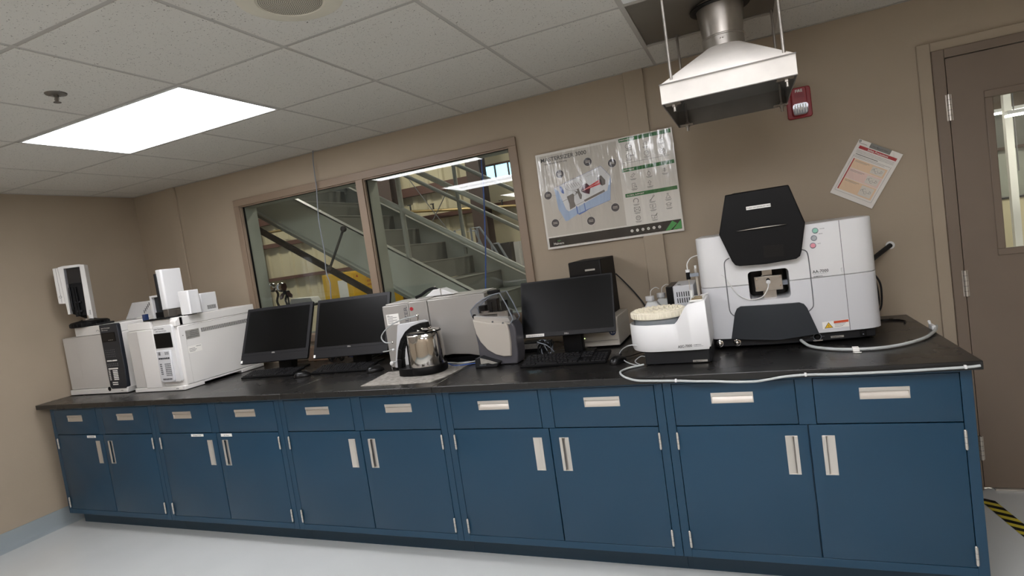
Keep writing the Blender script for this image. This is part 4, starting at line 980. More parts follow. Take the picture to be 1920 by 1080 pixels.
MB('inkgrey').cyl((3.385,yA-.014,1.156),(3.385,yA-.010,1.156),.005,n=12).cyl((3.445,yA-.014,1.145),(3.445,yA-.010,1.145),.005,n=12).build('screw_cap',hy)
hoodp=[(3.262,1.196),(3.258,1.228),(3.30,1.262),(3.345,1.285),(3.40,1.302),(3.448,1.308),(3.478,1.240),(3.505,1.160),(3.488,1.140)]
m=MB('plastic_clear')
for i in range(len(hoodp)-1):
    a_,b_=hoodp[i],hoodp[i+1]; m.add([(a_[0],yA-.006,a_[1]),(b_[0],yA-.006,b_[1]),(b_[0],yB-.02,b_[1]),(a_[0],yB-.02,a_[1])],[(0,1,2,3)])
m.add([(p[0],yA-.006,p[1]) for p in hoodp],[tuple(range(len(hoodp)))]); m.add([(p[0],yB-.02,p[1]) for p in hoodp],[tuple(range(len(hoodp)))])
m.recalc=False; m.build('clear_hood',hy)
m=MB('plastic_clear')
for yy in(yA-.006,yB-.02): m.tube([(p[0],yy,p[1]) for p in hoodp],.0035,8,smooth=False,m='cablegrey')
m.build('hood_edge',hy,label='grey edging of the clear hood')
MB('black').box(3.345,3.415,.44,.47,1.300,1.322).build('hood_grip',hy,bevel=.004)
MB('black').ball((3.252,.43,1.188),.013,n=12).tube([(3.252,.43,1.188),(3.262,.43,1.15),(3.268,.43,1.10)],.006).build('hood_pivot',hy)
m=MB('graphite').prism([(3.262,ZC+.0005),(3.390,ZC+.0005),(3.405,.938),(3.345,.958),(3.30,.976),(3.266,.968)],'y',.330,.384); m.build('front_foot',hy,bevel=.005)
MB('silverlabel').prism([(3.300,.970),(3.350,.956),(3.40,.938),(3.37,.934),(3.345,.940),(3.30,.936)],'y',.3285,.330).text('Hydro EV',(3.292,.3285,.928),.010,m='cablegrey').build('foot_badge',hy)

# cables on the worktop near the pad
for nm,pts,r,mt,lab in (('network_cable',[(2.98,.50,.92),(3.02,.475,.921),(3.065,.43,.921),(3.12,.41,.921),(3.17,.42,.922),(3.22,.45,.92),(3.255,.455,.92)],.0032,'cableblue','blue network cable right of the kettle'),
    ('network_cable',[(3.00,.485,.926),(3.06,.46,.928),(3.13,.425,.93),(3.18,.44,.93),(3.22,.47,.93),(3.255,.475,.935)],.0032,'cablewhite','white network cable right of the kettle'),
    ('network_cable',[(3.10,.38,.9195),(3.135,.42,.92),(3.16,.47,.926),(3.12,.485,.923),(3.06,.47,.9195)],.0026,'cablegrey','thin grey cable looped behind the kettle')):
    o=MB(mt).tube(pts,r,8).build(nm); tag(o,lab,'cable')
# cable clutter under monitors
def tangle(name,label,c,n,mt,seed,sx=.12,sy=.05,z=.03,rr=.0028):
    R=random.Random(seed); m=MB(mt[0])
    for k in range(n):
        p=[]; a0=R.uniform(0,6); rad=R.uniform(.5,1)
        for i in range(9):
            a_=a0+i*.75; p.append((c[0]+sx*rad*math.cos(a_)+R.uniform(-.01,.01),c[1]+sy*rad*math.sin(a_),ZC+.006+z*abs(math.sin(a_*.7+k))+.001*k))
        m.tube(p,rr,6,m=mt[k%len(mt)])
    o=m.build(name); o['kind']='stuff'; tag(o,label,'cables'); return o
tangle('cable_tangle','tangled black and blue cables behind the keyboard of the webcam computer',(2.20,.86),9,['black','cableblue','graphite'],3,.22,.06,.07)
tangle('cable_tangle','coiled black and grey cables under the right-hand monitor',(3.62,.50),7,['black','graphite','cablegrey'],5,.055,.045,.085,.003)
tangle('cable_tangle','black cables between the two all in one computers',(1.93,.80),6,['black','graphite'],9,.07,.05,.10,.003)
ps=thing('power_adapter','black power adapter box behind the dispersion unit','power adapter',(3.47,.75,ZC))
MB('black').box(3.41,3.54,.68,.76,ZC+.002,.975).build('case',ps,bevel=.006); MB('silverlabel').box(3.42,3.53,.6785,.68,.935,.965).build('adapter_label',ps)
# box parts seen in the gap between the two computers
for i,(z0,z1) in enumerate(((.945,1.02),(1.03,1.105))): pass
cbx=thing('cardboard_box','small tan box glimpsed between the two all in one computers','box',(1.66,.955,ZC))
MB('peach').box(1.55,1.74,.93,.985,ZC+.001,1.02).build('box_body',cbx,bevel=.002)

# ================================================= SAMPLE CAROUSEL (autosampler)
au=thing('sample_carousel','white low autosampler with a cream vial carousel, left of the large white analyser','autosampler',(4.33,.29,ZC))
cx,cy,R_=4.283,.292,.138
arc=[(cx+R_*math.cos(math.radians(a_)),cy+R_*math.sin(math.radians(a_))) for a_ in range(270,89,-9)]
plan=[(4.505,.150),(4.46,.146),(4.38,.147),(4.33,.150)]+arc+[(4.36,.430),(4.44,.430),(4.505,.425)]
def topz(x): 
    if x<4.372: return 1.100
    if x<4.425: return 1.100+(x-4.372)/.053*.078
    return 1.180+(x-4.425)*.16
fine=[]
for i in range(len(plan)-1):
    a_,b_=plan[i],plan[i+1]; k_=max(1,int((Vector((*b_,0))-Vector((*a_,0))).length/.012))
    for k in range(k_): t_=k/k_; fine.append((a_[0]+(b_[0]-a_[0])*t_,a_[1]+(b_[1]-a_[1])*t_))
fine.append(plan[-1])
inn=[]
ccx=4.33; ccy=.29
for i,(x,y) in enumerate(fine):
    p=fine[max(i-1,0)]; q=fine[min(i+1,len(fine)-1)]; d=Vector((q[0]-p[0],q[1]-p[1])).normalized(); nn=Vector((d.y,-d.x))
    if (nn.x*(ccx-x)+nn.y*(ccy-y))<0: nn=-nn
    inn.append((x+nn.x*.009,y+nn.y*.009))
n=len(fine); m=MB('white'); zb=.982
rings=[[(x*1.0+(ccx-x)*.03,y+(ccy-y)*.03,zb-.004) for x,y in fine],[(x,y,zb+.010) for x,y in fine],[(x,y,topz(x)-.004) for x,y in fine],[((x+a_)/2,(y+b_)/2,topz(x)) for (x,y),(a_,b_) in zip(fine,inn)],[(a_,b_,topz(x)-.004) for (x,y),(a_,b_) in zip(fine,inn)],[(a_,b_,1.03) for a_,b_ in inn]]
vs=[p for r in rings for p in r]; fs=[(j*n+i,j*n+i+1,(j+1)*n+i+1,(j+1)*n+i) for j in range(5) for i in range(n-1)]
fs.append(tuple(5*n+i for i in range(n))); fs.append(tuple(i for i in range(n-1,-1,-1)))
m.add(vs,fs)
m.build('bowl_housing',au,sharp=50)
m=MB('white').prism([(4.3755,.986),(4.3755,1.098),(4.427,1.176),(4.505,1.190),(4.510,.986)],'y',.1545,.420); m.build('drive_tower',au,bevel=.006,seg=3)
MB('paper').box(4.437,4.497,.20,.36,1.184,1.192).box(4.445,4.49,.21,.25,1.191,1.195,'brass').box(4.45,4.485,.28,.32,1.191,1.194,'brass').build('rinse_port_plate',au,bevel=.001)
m=MB('graphite').prism([(4.215,.175),(4.495,.163),(4.505,.175),(4.505,.40),(4.22,.40)],'z',ZC+.002,.984); m.build('base',au,bevel=.005)
bz=MB('silverlabel').box(4.425,4.487,.1625,.165,.921,.930); bz.text('SHIMADZU',(4.428,.162,.9225),.0075,m='inkdark'); bz.build('base_badge',au)
m=MB('inkdark').text('ASC-7000',(4.371,.1455,.992),.0165,u=(1,.0,.03),m='inkdark',width=.060); m.text('SHIMADZU',(4.438,.1455,.999),.0065,m='inkdark'); m.box(4.438,4.478,.1455,.146,.994,.9948); m.build('lettering',au)
ca=MB('cream'); ca.lathe([(.120,1.121),(.124,1.122),(.126,1.125),(.126,1.150),(.122,1.153),(.108,1.153),(.107,1.146),(.0,1.146)],(cx,cy,0),72)
for i in range(44):
    a_=2*PI*i/44; ca.cyl((cx+.1255*math.cos(a_),cy+.1255*math.sin(a_),1.126),(cx+.1255*math.cos(a_),cy+.1255*math.sin(a_),1.150),.0042,n=8)
caro=ca.build('carousel_ring',au)
MB('plastic_clear').lathe([(.118,1.06),(.119,1.119)],(cx,cy,0),48).build('drip_tray_wall',au)
MB('tubegrey').lathe([(.05,1.04),(.112,1.042),(.113,1.121)],(cx,cy,0),48).build('drip_tray',au)
v=MB('tubegrey')
for rr,k_ in((.106,26),(.083,20),(.060,14)):
    for i in range(k_):
        a_=2*PI*i/k_; x,y=cx+rr*math.cos(a_),cy+rr*math.sin(a_)
        v.cyl((x,y,1.147),(x,y,1.158),.0075,n=10,m='cream',caps=False); v.cyl((x,y,1.144),(x,y,1.156),.0062,n=10,m='inkgrey' if (i*7+k_)%3==0 else 'bottle')
v.build('vial_positions',caro)
nd=MB('satin').cyl((4.470,.34,1.18),(4.466,.34,1.32),.006,n=12).cyl((4.434,.32,1.20),(4.434,.32,1.30),.0022,n=8)
nd.box(4.428,4.480,.315,.345,1.285,1.300,'cablegrey').cyl((4.434,.32,1.275),(4.434,.32,1.308),.0095,n=14,m='black').cyl((4.434,.32,1.308),(4.434,.32,1.320),.010,n=14,m='white').cyl((4.468,.34,1.32),(4.468,.34,1.334),.005,n=10,m='bottle')
nd.cyl((4.438,.32,1.165),(4.438,.32,1.225),.007,n=12,m='bottle',caps=False); nd.build('needle_arm',au)
MB('cablewhite').tube([(4.434,.32,1.320),(4.434,.33,1.345),(4.447,.35,1.366),(4.462,.37,1.374),(4.478,.39,1.376)],.0026,8).build('sample_tube',au)

# cooling box, black box and bottles behind
cl=thing('vented_box','white box with two rows of vent slots behind the sample carousel','lab module',(4.38,.70,ZC))
m=MB('white2').box(4.322,4.424,.60,.86,ZC+.002,1.222); m.build('case',cl,bevel=.004)
m=MB('inkdark')
for r in range(2):
    for i in range(7): m.box(4.338+.0115*i,4.343+.0115*i,.5992,.6003,1.165-.032*r,1.190-.032*r)
m.build('vent_slots',cl)
m=MB('inkgrey').box(4.345,4.36,.63,.64,1.2215,1.2235).box(4.34,4.355,.66,.67,1.2215,1.2235); m.build('top_screws',cl)
o=MB('blackg').box(4.286,4.320,.605,.85,ZC+.001,1.222).build('black_module',bevel=.003); tag(o,'narrow black box pressed against the white vented box','lab module')
def jug(c,label,s=1.):
    t=thing('plastic_bottle',label,'bottle',(*c,ZC),0,'white plastic bottles behind the sample carousel')
    m=MB('bottle'); P=rrect(-.048*s,.048*s,-.04*s,.04*s,.018*s)
    m.prism(P,'z',.001,.19*s); m.prism(P,'z',.19*s,.226*s,scale1=.55); m.cyl((-.01,0,.224*s),(-.01,0,.238*s),.016*s,n=20); m.build('bottle_body',t,bevel=.004,local=True)
    m=MB('white').cyl((-.01,0,.232*s),(-.01,0,.257*s),.0235*s,n=24)
    m.build('cap',t,bevel=.0015,local=True)
    MB('cablewhite').tube([(-.005,0,.255*s),(.0,.005,.285*s),(.025,.01,.300*s),(.042,.02,.29*s)],.0022,6).build('drain_tube',t,local=True)
    return t
jug((4.190,.72),'white plastic bottle with white cap and thin tube, nearer of the two')
jug((4.235,.83),'white plastic bottle with white cap and thin tube, rear of the two')

# ================================================= LARGE ANALYSER
aa=thing('absorption_spectrometer','large white and grey analyser with a black hexagonal lid, right end of worktop','lab instrument',(4.84,.62,ZC))
front=[(4.470,.50),(4.474,.465),(4.486,.440),(4.508,.424),(4.56,.410),(4.64,.400),(4.71,.394),(4.78,.390),(4.86,.393),(4.94,.399),(5.074,.415),(5.13,.425),(5.165,.436),(5.188,.452),(5.201,.475),(5.206,.505)]
def yf_(x):
    for (a_,b_),(c_,d_) in zip(front,front[1:]):
        if a_<=x<=c_: return b_+(d_-b_)*(x-a_)/(c_-a_)
    return .5
plan=front+[(5.206,.90),(4.470,.90)]
up=MB('white'); N=len(plan)
up.prism(plan,'z',1.2125,1.452); up=up.build('upper_housing',aa,bevel=.006,seg=3)
lo=MB('white2').prism(plan,'z',.966,1.2115); lo=lo.build('lower_housing',aa)
def cutter(): 
    c=MB('black'); c.prism(rrect(4.686,4.856,1.138,1.272,.018),'y',.2,.60)
    return c
carve(up,cutter(),aa); carve(lo,cutter(),aa)
m=MB('black'); r0,r1,s0,s1=4.684,4.858,1.136,1.274
m.box(r0,r1,.585,.599,s0,s1).box(r0-.004,r0,.44,.599,s0,s1).box(r1,r1+.004,.44,.599,s0,s1).box(r0,r1,.44,.599,s0-.004,s0).box(r0,r1,.44,.599,s1,s1+.004)
m.box(4.70,4.84,.565,.585,1.14,1.27,'blackg'); m.build('burner_chamber',aa)
m=MB('steel').box(4.712,4.829,.440,.452,1.172,1.240); bp_=m.build('burner_plate',aa,bevel=.002,label='bright metal plate inside the opening')
m=MB('chrome')
for x,z in((4.722,1.230),(4.822,1.232),(4.720,1.19),(4.820,1.192)): m.cyl((x,.436,z),(x,.440,z),.004,n=12)
m.build('plate_screws',bp_)
MB('black').disc((4.770,.4395,1.222),.008,m='black').cyl((4.745,.48,1.238),(4.79,.48,1.275),.004,m='steel').build('port_hole',bp_)
MB('steel').box(4.745,4.80,.45,.48,1.138,1.172).build('burner_stem',aa); MB('steel').box(4.748,4.79,.47,.50,1.240,1.272).build('burner_head',aa); MB('cablegrey').box(4.83,4.852,.46,.50,1.19,1.21).build('side_bracket',aa)
MB('white').cyl((4.770,.425,1.213),(4.770,.440,1.213),.0095,n=20).build('sample_nut',aa)
MB('cablewhite').tube([(4.770,.424,1.210),(4.764,.410,1.185),(4.742,.385,1.157),(4.710,.380,1.146),(4.672,.388,1.149),(4.64,.394,1.170),(4.618,.400,1.200),(4.600,.405,1.235),(4.583,.408,1.262),(4.572,.41,1.27)],.0022,8).build('sample_tube',aa)
m=MB('inkgrey')
def surf(pts,off=.0035): return [(x,yf_(x)-off,z) for x,z in pts]
m.tube(surf([(4.617,1.345),(4.600,1.336),(4.592,1.318),(4.5905,1.26),(4.5905,1.20),(4.5905,1.14),(4.592,1.10),(4.600,1.082),(4.617,1.069)],.001),.0022,6); m.build('door_seam',aa,label='dark outline groove left of the opening'); m=MB('inkgrey')
m.tube(surf([(4.914,1.345),(4.932,1.338),(4.940,1.320),(4.942,1.26),(4.942,1.20),(4.942,1.15),(4.941,1.10),(4.936,1.083),(4.920,1.068)],.001),.0022,6)
m.build('door_seam',aa,label='dark outline groove right of the opening')
m=MB('inkgrey').box(5.0735,5.0755,yf_(5.0745)-.0008,yf_(5.0745)+.001,.968,1.450).build('panel_seam',aa)
# lower dark cover
lp_=[(4.641,1.117),(4.885,1.112),(4.903,1.103),(4.914,1.085),(4.950,.966),(4.782,.952),(4.585,.968),(4.612,1.085),(4.624,1.108)]
m=MB('slate'); f=[(x,yf_(x)-.016,z) for x,z in lp_]; bk_=[(x,yf_(x)+.004,z) for x,z in lp_]
def vol(m,poly,off0,off1,n=10,mt=None):
    # subdivide horizontally so the panel follows the bowed front
    xs=[4.585+(4.950-4.585)*i/n for i in range(n+1)]
    def zr(x):
        zz=[]
        for i in range(len(poly)):
            a_,b_=poly[i],poly[(i+1)%len(poly)]
            if (a_[0]-x)*(b_[0]-x)<=0 and abs(a_[0]-b_[0])>1e-9: zz.append(a_[1]+(b_[1]-a_[1])*(x-a_[0])/(b_[0]-a_[0]))
        return min(zz),max(zz)
    xs=sorted(set(xs+[p[0] for p in poly])); v=[];f=[]
    for x in xs:
        a_,b_=zr(min(max(x,4.5851),4.9499)); y0_=yf_(x)-off0; y1_=yf_(x)+off1
        v+=[(x,y0_,a_),(x,y0_,b_),(x,y1_,b_),(x,y1_,a_)]
    for i in range(len(xs)-1):
        k=4*i; f+=[(k,k+4,k+5,k+1),(k+1,k+5,k+6,k+2),(k+2,k+6,k+7,k+3),(k+3,k+7,k+4,k)]
    m.add(v,f,mt)
vol(m,lp_,.016,.004,14); m.build('lower_cover',aa,bevel=.0,sharp=30)
# black lid
def lidp(y,pts,y0_=.38): return [at(a_,b_,y0_,y) for a_,b_ in pts]
LP=[(4.632,1.632),(4.894,1.634),(4.942,1.462),(4.916,1.338),(4.908,1.318),(4.892,1.308),(4.770,1.300),(4.658,1.304),(4.640,1.310),(4.628,1.330),(4.586,1.458)]
m=MB('black'); m.prism(lidp(.352,LP),'y',.352,.386,scale1=1.012)
m.prism([(4.66,1.452),(4.89,1.452),(4.885,1.636),(4.66,1.636)],'y',.385,.56,scale1=.9,off1=(-.012,.006))
m.build('hexagonal_lid',aa,bevel=.004,seg=3,label='black hexagonal hinged lid')
m=MB('blackg').prism(lidp(.352,[(4.764,1.330),(4.844,1.327),(4.846,1.378),(4.766,1.382)]),'y',.3512,.3525).build('lid_window',aa)
m=MB('matteblack').prism(lidp(.349,[(4.658,1.464),(4.768,1.478),(4.870,1.466),(4.768,1.466)]),'y',.340,.353); m.build('grip_ridge',aa)
MB('satin').prism(lidp(.3398,[(4.658,1.4635),(4.768,1.468),(4.870,1.4655),(4.768,1.4635)]),'y',.3396,.340).build('grip_edge',aa)
m=MB('label'); q=lidp(.351,[(4.713,1.552),(4.814,1.552),(4.814,1.567),(4.713,1.567)]); m.prism(q,'y',.3507,.352); m.text('TURN ON EXHAUST FAN',((q[0][0]+q[1][0])/2,.3505,q[0][1]+.0042),.0085,center=True,m='inkdark',dep=.0002); m.build('label_strip',aa,label='white label strip on the lid')
for z,mt,nm in((1.420,'ledgreen','green_button'),(1.388,'ledgrey','grey_button'),(1.356,'ledpink','pink_button')):
    x={1.420:4.979,1.388:4.971,1.356:4.964}[z]; y=yf_(x)
    MB('cablegrey').cyl((x,y-.003,z),(x,y+.001,z),.0125,n=28).cyl((x,y-.007,z),(x,y-.002,z),.0098,n=28,m=mt).build(nm,aa,bevel=.001)
m=MB('inkdark')
def ft(s,x,z,size,**k): m.text(s,(x,yf_(x)-.0012,z),size,u=(1,.13,0),m=k.pop('mt','inkgrey'),**k)
ft('POWER',4.998,1.423,.0052); ft('MODE',4.992,1.402,.0052); ft('BUSY',4.984,1.360,.0052); ft('AA-7000',4.951,1.234,.0185,mt='inkdark',width=.064); ft('Atomic Absorption Spectrophotometer',4.953,1.229,.0035); ft('SHIMADZU',4.953,1.2165,.0075,mt='inkdark')
m.build('lettering',aa)
MB('white').box(5.064,5.070,yf_(5.067)-.006,yf_(5.067),1.226,1.244).build('catch_button',aa,bevel=.001)
w_=MB('label'); Y_=yf_(5.02)-.002
w_.add([(4.967,yf_(4.967)-.0015,.981),(5.0725,yf_(5.07)-.0015,.984),(5.0725,yf_(5.07)-.0015,1.017),(4.967,yf_(4.967)-.0015,1.013)],[(0,1,2,3)])
def wy(x): return yf_(4.967)-.0019+(yf_(5.07)-yf_(4.967))*(x-4.967)/(.105)
def wq(p,mt,d=0): w_.add([(x,wy(x)-d,z) for x,z in p],[tuple(range(len(p)))],mt)
wq([(5.013,1.003),(5.071,1.005),(5.071,1.0155),(5.013,1.0135)],'stickred'); wq([(4.974,.984),(5.009,.985),(4.992,1.011)],'inkdark',.0002); wq([(4.9775,.986),(5.0058,.987),(4.992,1.008)],'yellow',.0004)
w_.text('!',(4.9895,wy(4.992)-.0007,.989),.014,u=(1,.12,0),m='inkdark'); w_.text('WARNING',(5.020,wy(5.03)-.0005,1.0055),.0078,u=(1,.14,0),m='inkdark')
for i in range(3): wq([(5.015,1.000-.006*i),(5.060-.006*i,1.001-.006*i),(5.060-.006*i,1.0025-.006*i),(5.015,1.0015-.006*i)],'inkgrey',.0002)
w_.recalc=False; w_.build('warning_label',aa,label='warning label with yellow triangle and orange band')
b=MB('graphite'); base=[(4.500,.47),(4.52,.428),(4.64,.412),(4.78,.403),(4.94,.412),(5.10,.432),(5.175,.455),(5.19,.86),(4.50,.86)]
b.prism(base,'z',.927,.966); b.build('base',aa,bevel=.003)
for x,y in((4.56,.50),(5.10,.50),(4.56,.82),(5.12,.82)): MB('rubber').cyl((x,y,ZC),(x,y,.928),.022,n=20).build('foot',aa)
for x in (4.530,4.607): MB('chrome').ball((x,.405,.945),.0125,sy=.7,n=18).lathe([(.017,0),(.017,.004),(.012,.006)],(x,.416,.945),20,ax='y').build('chrome_knob',aa)
rc=MB('black').lathe([(.012,0),(.012,.006),(.008,.010),(0,.010)],(4.943,.411,.948),24,m='black',ax='y'); rc.ring((4.943,.4100,.948),.0155,.002,m='cablegrey').box(4.915,4.927,.4085,.4105,.9475,.9485,'cablegrey').box(4.960,4.972,.410,.412,.9475,.9485,'cablegrey').box(4.925,4.963,.4080,.4105,.929,.9335,'silverlabel'); rc.build('ignite_button',aa)
bd=MB('silverlabel'); bd.X=Matrix.Translation((5.022,.4185,.941))@Matrix.Rotation(.125,4,'Z'); bd.box(-.026,.026,-.001,.001,-.0045,.0045); bd.text('SHIMADZU',(-.021,-.0013,-.003),.0075,m='inkdark'); bd.build('badge',aa)
MB('black').box(5.112,5.137,.4335,.440,.934,.958).box(5.118,5.131,.4315,.434,.938,.954,'blackg').disc((5.1245,.4312,.942),.0025,m='cablegrey').build('power_switch',aa,bevel=.001)
MB('black').cyl((4.873,.395,.940),(4.877,.415,.942),.008,n=16).build('drain_outlet',aa)

# tubes and cables round the analyser
o=MB('tube').tube([(4.875,.398,.940),(4.886,.370,.932),(4.905,.335,.9235),(4.945,.285,.9225),(5.00,.245,.9225),(5.051,.228,.9225),(5.13,.222,.9225),(5.20,.245,.9225),(5.27,.295,.9225),(5.345,.385,.9225),(5.395,.485,.9225),(5.418,.55,.9235),(5.428,.585,.925)],.0068,12).build('drain_hose'); tag(o,'clear drain hose curving over the worktop from the analyser to the right edge','hose')
o=MB('label').box(5.050,5.074,.212,.242,.9145,.9315).add([(5.045,.205,.9155),(5.08,.205,.9155),(5.075,.185,.916),(5.055,.188,.916)],[(0,1,2,3)]).build('tape_tab',bevel=.002); tag(o,'piece of pale tape holding the clear drain hose on the worktop','tape')
o=MB('white').box(5.402,5.4035+.014,.545,.600,.9145,.936).cyl((5.41,.60,.93),(5.41,.62,.945),.006,n=10).build('hose_clip',bevel=.003); tag(o,'white clip holding the hose at the right edge of the worktop','clip')
o=MB('tube').tube([(4.206,.172,.920),(4.17,.145,.920),(4.143,.118,.920),(4.122,.062,.9205),(4.136,.002,.9205),(4.165,-.038,.916),(4.21,-.045,.904),(4.267,-.042,.899),(4.368,-.040,.894),(4.45,-.040,.888),(4.514,-.040,.885),(4.592,-.040,.879),(4.669,-.040,.877),(4.715,-.040,.882),(4.76,-.040,.889),(4.80,-.040,.893),(4.854,-.040,.895),(4.93,-.040,.893),(4.999,-.040,.892),(5.10,-.040,.892),(5.188,-.040,.893),(5.28,-.040,.895),(5.36,-.040,.897),(5.395,-.036,.899)],.0048,10).build('waste_hose'); tag(o,'pale waste hose running from the carousel over the front edge, along under the worktop','hose')
cp=MB('white').box(4.36,4.378,-.048,-.031,.886,.900).box(4.845,4.863,-.048,-.031,.888,.902).box(5.335,5.352,-.048,-.031,.890,.905).build('hose_tape',bevel=.002) if False else None
for x,z in((4.369,.894),(4.852,.895),(5.352,.897)):
    o=MB('white').box(x-.004,x+.004,-.046,-.031,z-.006,z+.007).build('hose_clip',bevel=.002); tag(o,{4.369:'white clip near the left bend of the waste hose under the worktop edge',4.852:'white clip on the waste hose above the right-hand cabinet centre',5.352:'white clip on the waste hose at the right end of the worktop'}[x],'clip')
o=MB('tube').tube([(4.222,.18,.985),(4.17,.21,1.005),(4.12,.24,.995),(4.075,.29,.955),(4.095,.27,.925),(4.13,.22,.920),(4.175,.165,.920)],.003,8).build('thin_tube'); tag(o,'thin clear tube looping left of the carousel','tube')
o=MB('tube').tube([(4.215,.20,.95),(4.185,.24,.945),(4.155,.245,.925),(4.165,.215,.920),(4.185,.185,.920)],.0024,8).build('thin_tube'); tag(o,'short thin clear tube looped beside the carousel base','tube')
o=MB('rubber').tube([(5.207,.80,1.19),(5.26,.88,1.222),(5.32,.95,1.252),(5.366,D-.004,1.275)],.0115,12).build('insulated_pipe'); tag(o,'short black insulated pipe from the analyser into the wall','pipe')
o=MB('white').lathe([(.020,0),(.020,.003),(.012,.004)],(5.366,D,1.275),20,ax='y').build('wall_collar'); tag(o,'small pale collar where the black pipe enters the wall','collar')
o=MB('graphite').tube([(5.200,.86,1.14),(5.245,.88,1.16),(5.275,.895,1.13),(5.290,.90,1.08),(5.283,.90,.985),(5.255,.89,.95),(5.207,.87,.945)],.0045,8).tube([(5.205,.84,1.17),(5.255,.86,1.14),(5.27,.87,1.05),(5.262,.87,.985),(5.207,.86,.96)],.0045,8).build('power_cable'); tag(o,'grey cables looping down the right flank of the analyser','cable')
o=MB('black').tube([(5.21,.80,.919),(5.27,.86,.9185),(5.33,.84,.9185),(5.355,.80,.9185),(5.345,.76,.9185)],.004,8).build('power_cable'); tag(o,'short black cable end on the worktop behind the analyser','cable')
o=MB('graphite').tube([(3.958,.960,1.30),(4.00,.975,1.245),(4.06,.985,1.16),(4.11,.985,1.07),(4.15,.95,.95)],.0042,8).build('video_cable'); tag(o,'black cable running from the black tower down the wall','cable')
o=MB('black').tube([(4.06,.31,.93),(4.10,.36,.922),(4.14,.42,.922),(4.19,.48,.922)],.0022,6).build('mouse_cable'); tag(o,'thin black mouse cable running behind the carousel','cable')

# ================================================= WAREHOUSE BEYOND THE GLASS
struct(MB('concrete').box(-9,13,D+.156,11,-.1,0),'floor_warehouse')
def ribbed(mb,x0,x1,y,z0,z1,p=.30):
    n=int((x1-x0)/p); 
    for i in range(n):
        a=x0+i*p; mb.add([(a,y,z0),(a+p*.6,y,z0),(a+p*.7,y-.03,z0),(a+p*.9,y-.03,z0),(a+p,y,z0),(a,y,z1),(a+p*.6,y,z1),(a+p*.7,y-.03,z1),(a+p*.9,y-.03,z1),(a+p,y,z1)],[(i_,i_+1,i_+6,i_+5) for i_ in range(4)])
YW=6.5
mb=MB('whwall'); ribbed(mb,-9,.76,YW,0,5.2); ribbed(mb,1.66,4.66,YW,0,5.2); 
for z0,z1 in((0,2.74),(2.98,5.2)): mb.box(.70,1.70,YW,YW+.02,z0,z1)
mb.recalc=False; struct(mb,'wall_warehouse_back')
mb=MB('whwall').box(4.6,13,9.0,9.1,0,5.2,'steelgreendark').box(4.7,13,8.95,9.0,0,2.0,'steelgreen').box(4.7,13,8.7,8.95,2.58,5.2,'roof'); struct(mb,'wall_warehouse_far')
struct(MB('whwall').box(4.6,4.7,YW,9.0,0,5.2),'wall_warehouse_return')
struct(MB('whwall').box(-9.1,-9,D+.156,9.1,0,5.2),'wall_warehouse_left')
struct(MB('whwall').box(13,13.1,D+.156,9.1,0,5.2),'wall_warehouse_right')
struct(MB('roof').box(-9,13,D+.156,9.1,5.2,5.3),'ceiling_warehouse')
wn=MB('girt'); frame_ring(wn,.72,1.68,2.72,3.0,.03,YW-.03,YW+.02); 
for x in(.96,1.2,1.44): wn.box(x-.012,x+.012,YW-.02,YW+.01,2.75,2.97)
wn=struct(wn,'window_2'); MB('skywin').box(.75,1.65,YW+.005,YW+.01,2.75,2.97).build('pane',wn)
for i,(z0,z1) in enumerate(((2.72,2.87),(2.26,2.34),(3.6,3.72),(1.60,1.66))):
    struct(MB('girt').box(-9,.72 if z0==2.72 else 4.6,YW-.14,YW-.035,z0,z1),'trim_%d'%(9+i))
for i,(a,b) in enumerate(((-1.22,-.86),(.62,.86),(3.6,3.85),(-4.6,-4.3))):
    c=MB('whcol').box(a,b,YW-.42,YW-.40,0,5.2).box(a,b,YW-.17,YW-.15,0,5.2).box((a+b)/2-.012,(a+b)/2+.012,YW-.41,YW-.16,0,5.2)
    struct(c,'trim_%d'%(13+i))
pp=thing('pipe_run','thin yellowish pipe with valves along the far warehouse wall','pipe',(0,6.25,2.3))
m=MB('brass').tube([(-4,6.25,2.56),(-1.1,6.25,2.50),(.29,6.25,2.34),(3.5,6.25,2.0)],.025,8,smooth=False); m.build('pipe',pp)
for x,z in((-.62,2.46),(-.17,2.41),(.7,2.30),(1.1,2.26)):
    MB('inkdark').cyl((x,6.25,z),(x,6.25,z+.10),.014,n=8).box(x-.05,x+.02,6.24,6.26,z+.09,z+.105).build('valve',pp)
o=MB('inkgrey').tube([(-.60,6.2,3.1),(-.2,6.2,2.45),(.15,6.2,1.9)],.008,6,smooth=False).tube([(.24,6.2,2.76),(-.16,6.2,2.26),(-.4,6.2,1.95)],.008,6,smooth=False).build('tie_rods'); tag(o,'thin crossed brace rods on the far warehouse wall','brace rods')

# steel staircase running down past the window
st=thing('steel_staircase','grey green steel staircase with pipe handrails, seen through the window','staircase',(2.0,2.0,0))
SL=-.17/.274
def nz_(x): return 2.045+(x-1.43)*SL
xa,xb=-.9,4.6
def plate(y0,y1,mt,nm,dz0,dz1):
    m=MB(mt); m.prism([(xa,nz_(xa)+dz0),(xb,nz_(xb)+dz0),(xb,nz_(xb)+dz1),(xa,nz_(xa)+dz1)],'y',y0,y1); return m
m=plate(1.500,1.510,'steelgreen','s',-.30,.015); m.prism([(xa,nz_(xa)+.005),(xb,nz_(xb)+.005),(xb,nz_(xb)+.020),(xa,nz_(xa)+.020)],'y',1.50,1.555); m.prism([(xa,nz_(xa)-.30),(xb,nz_(xb)-.30),(xb,nz_(xb)-.285),(xa,nz_(xa)-.285)],'y',1.455,1.555)
m.build('near_stringer',st)
m=plate(1.47,1.50,'steelgreendark','s',-.335,-.297); m.build('stringer_flange',st,label='darker lower flange of the near stringer')
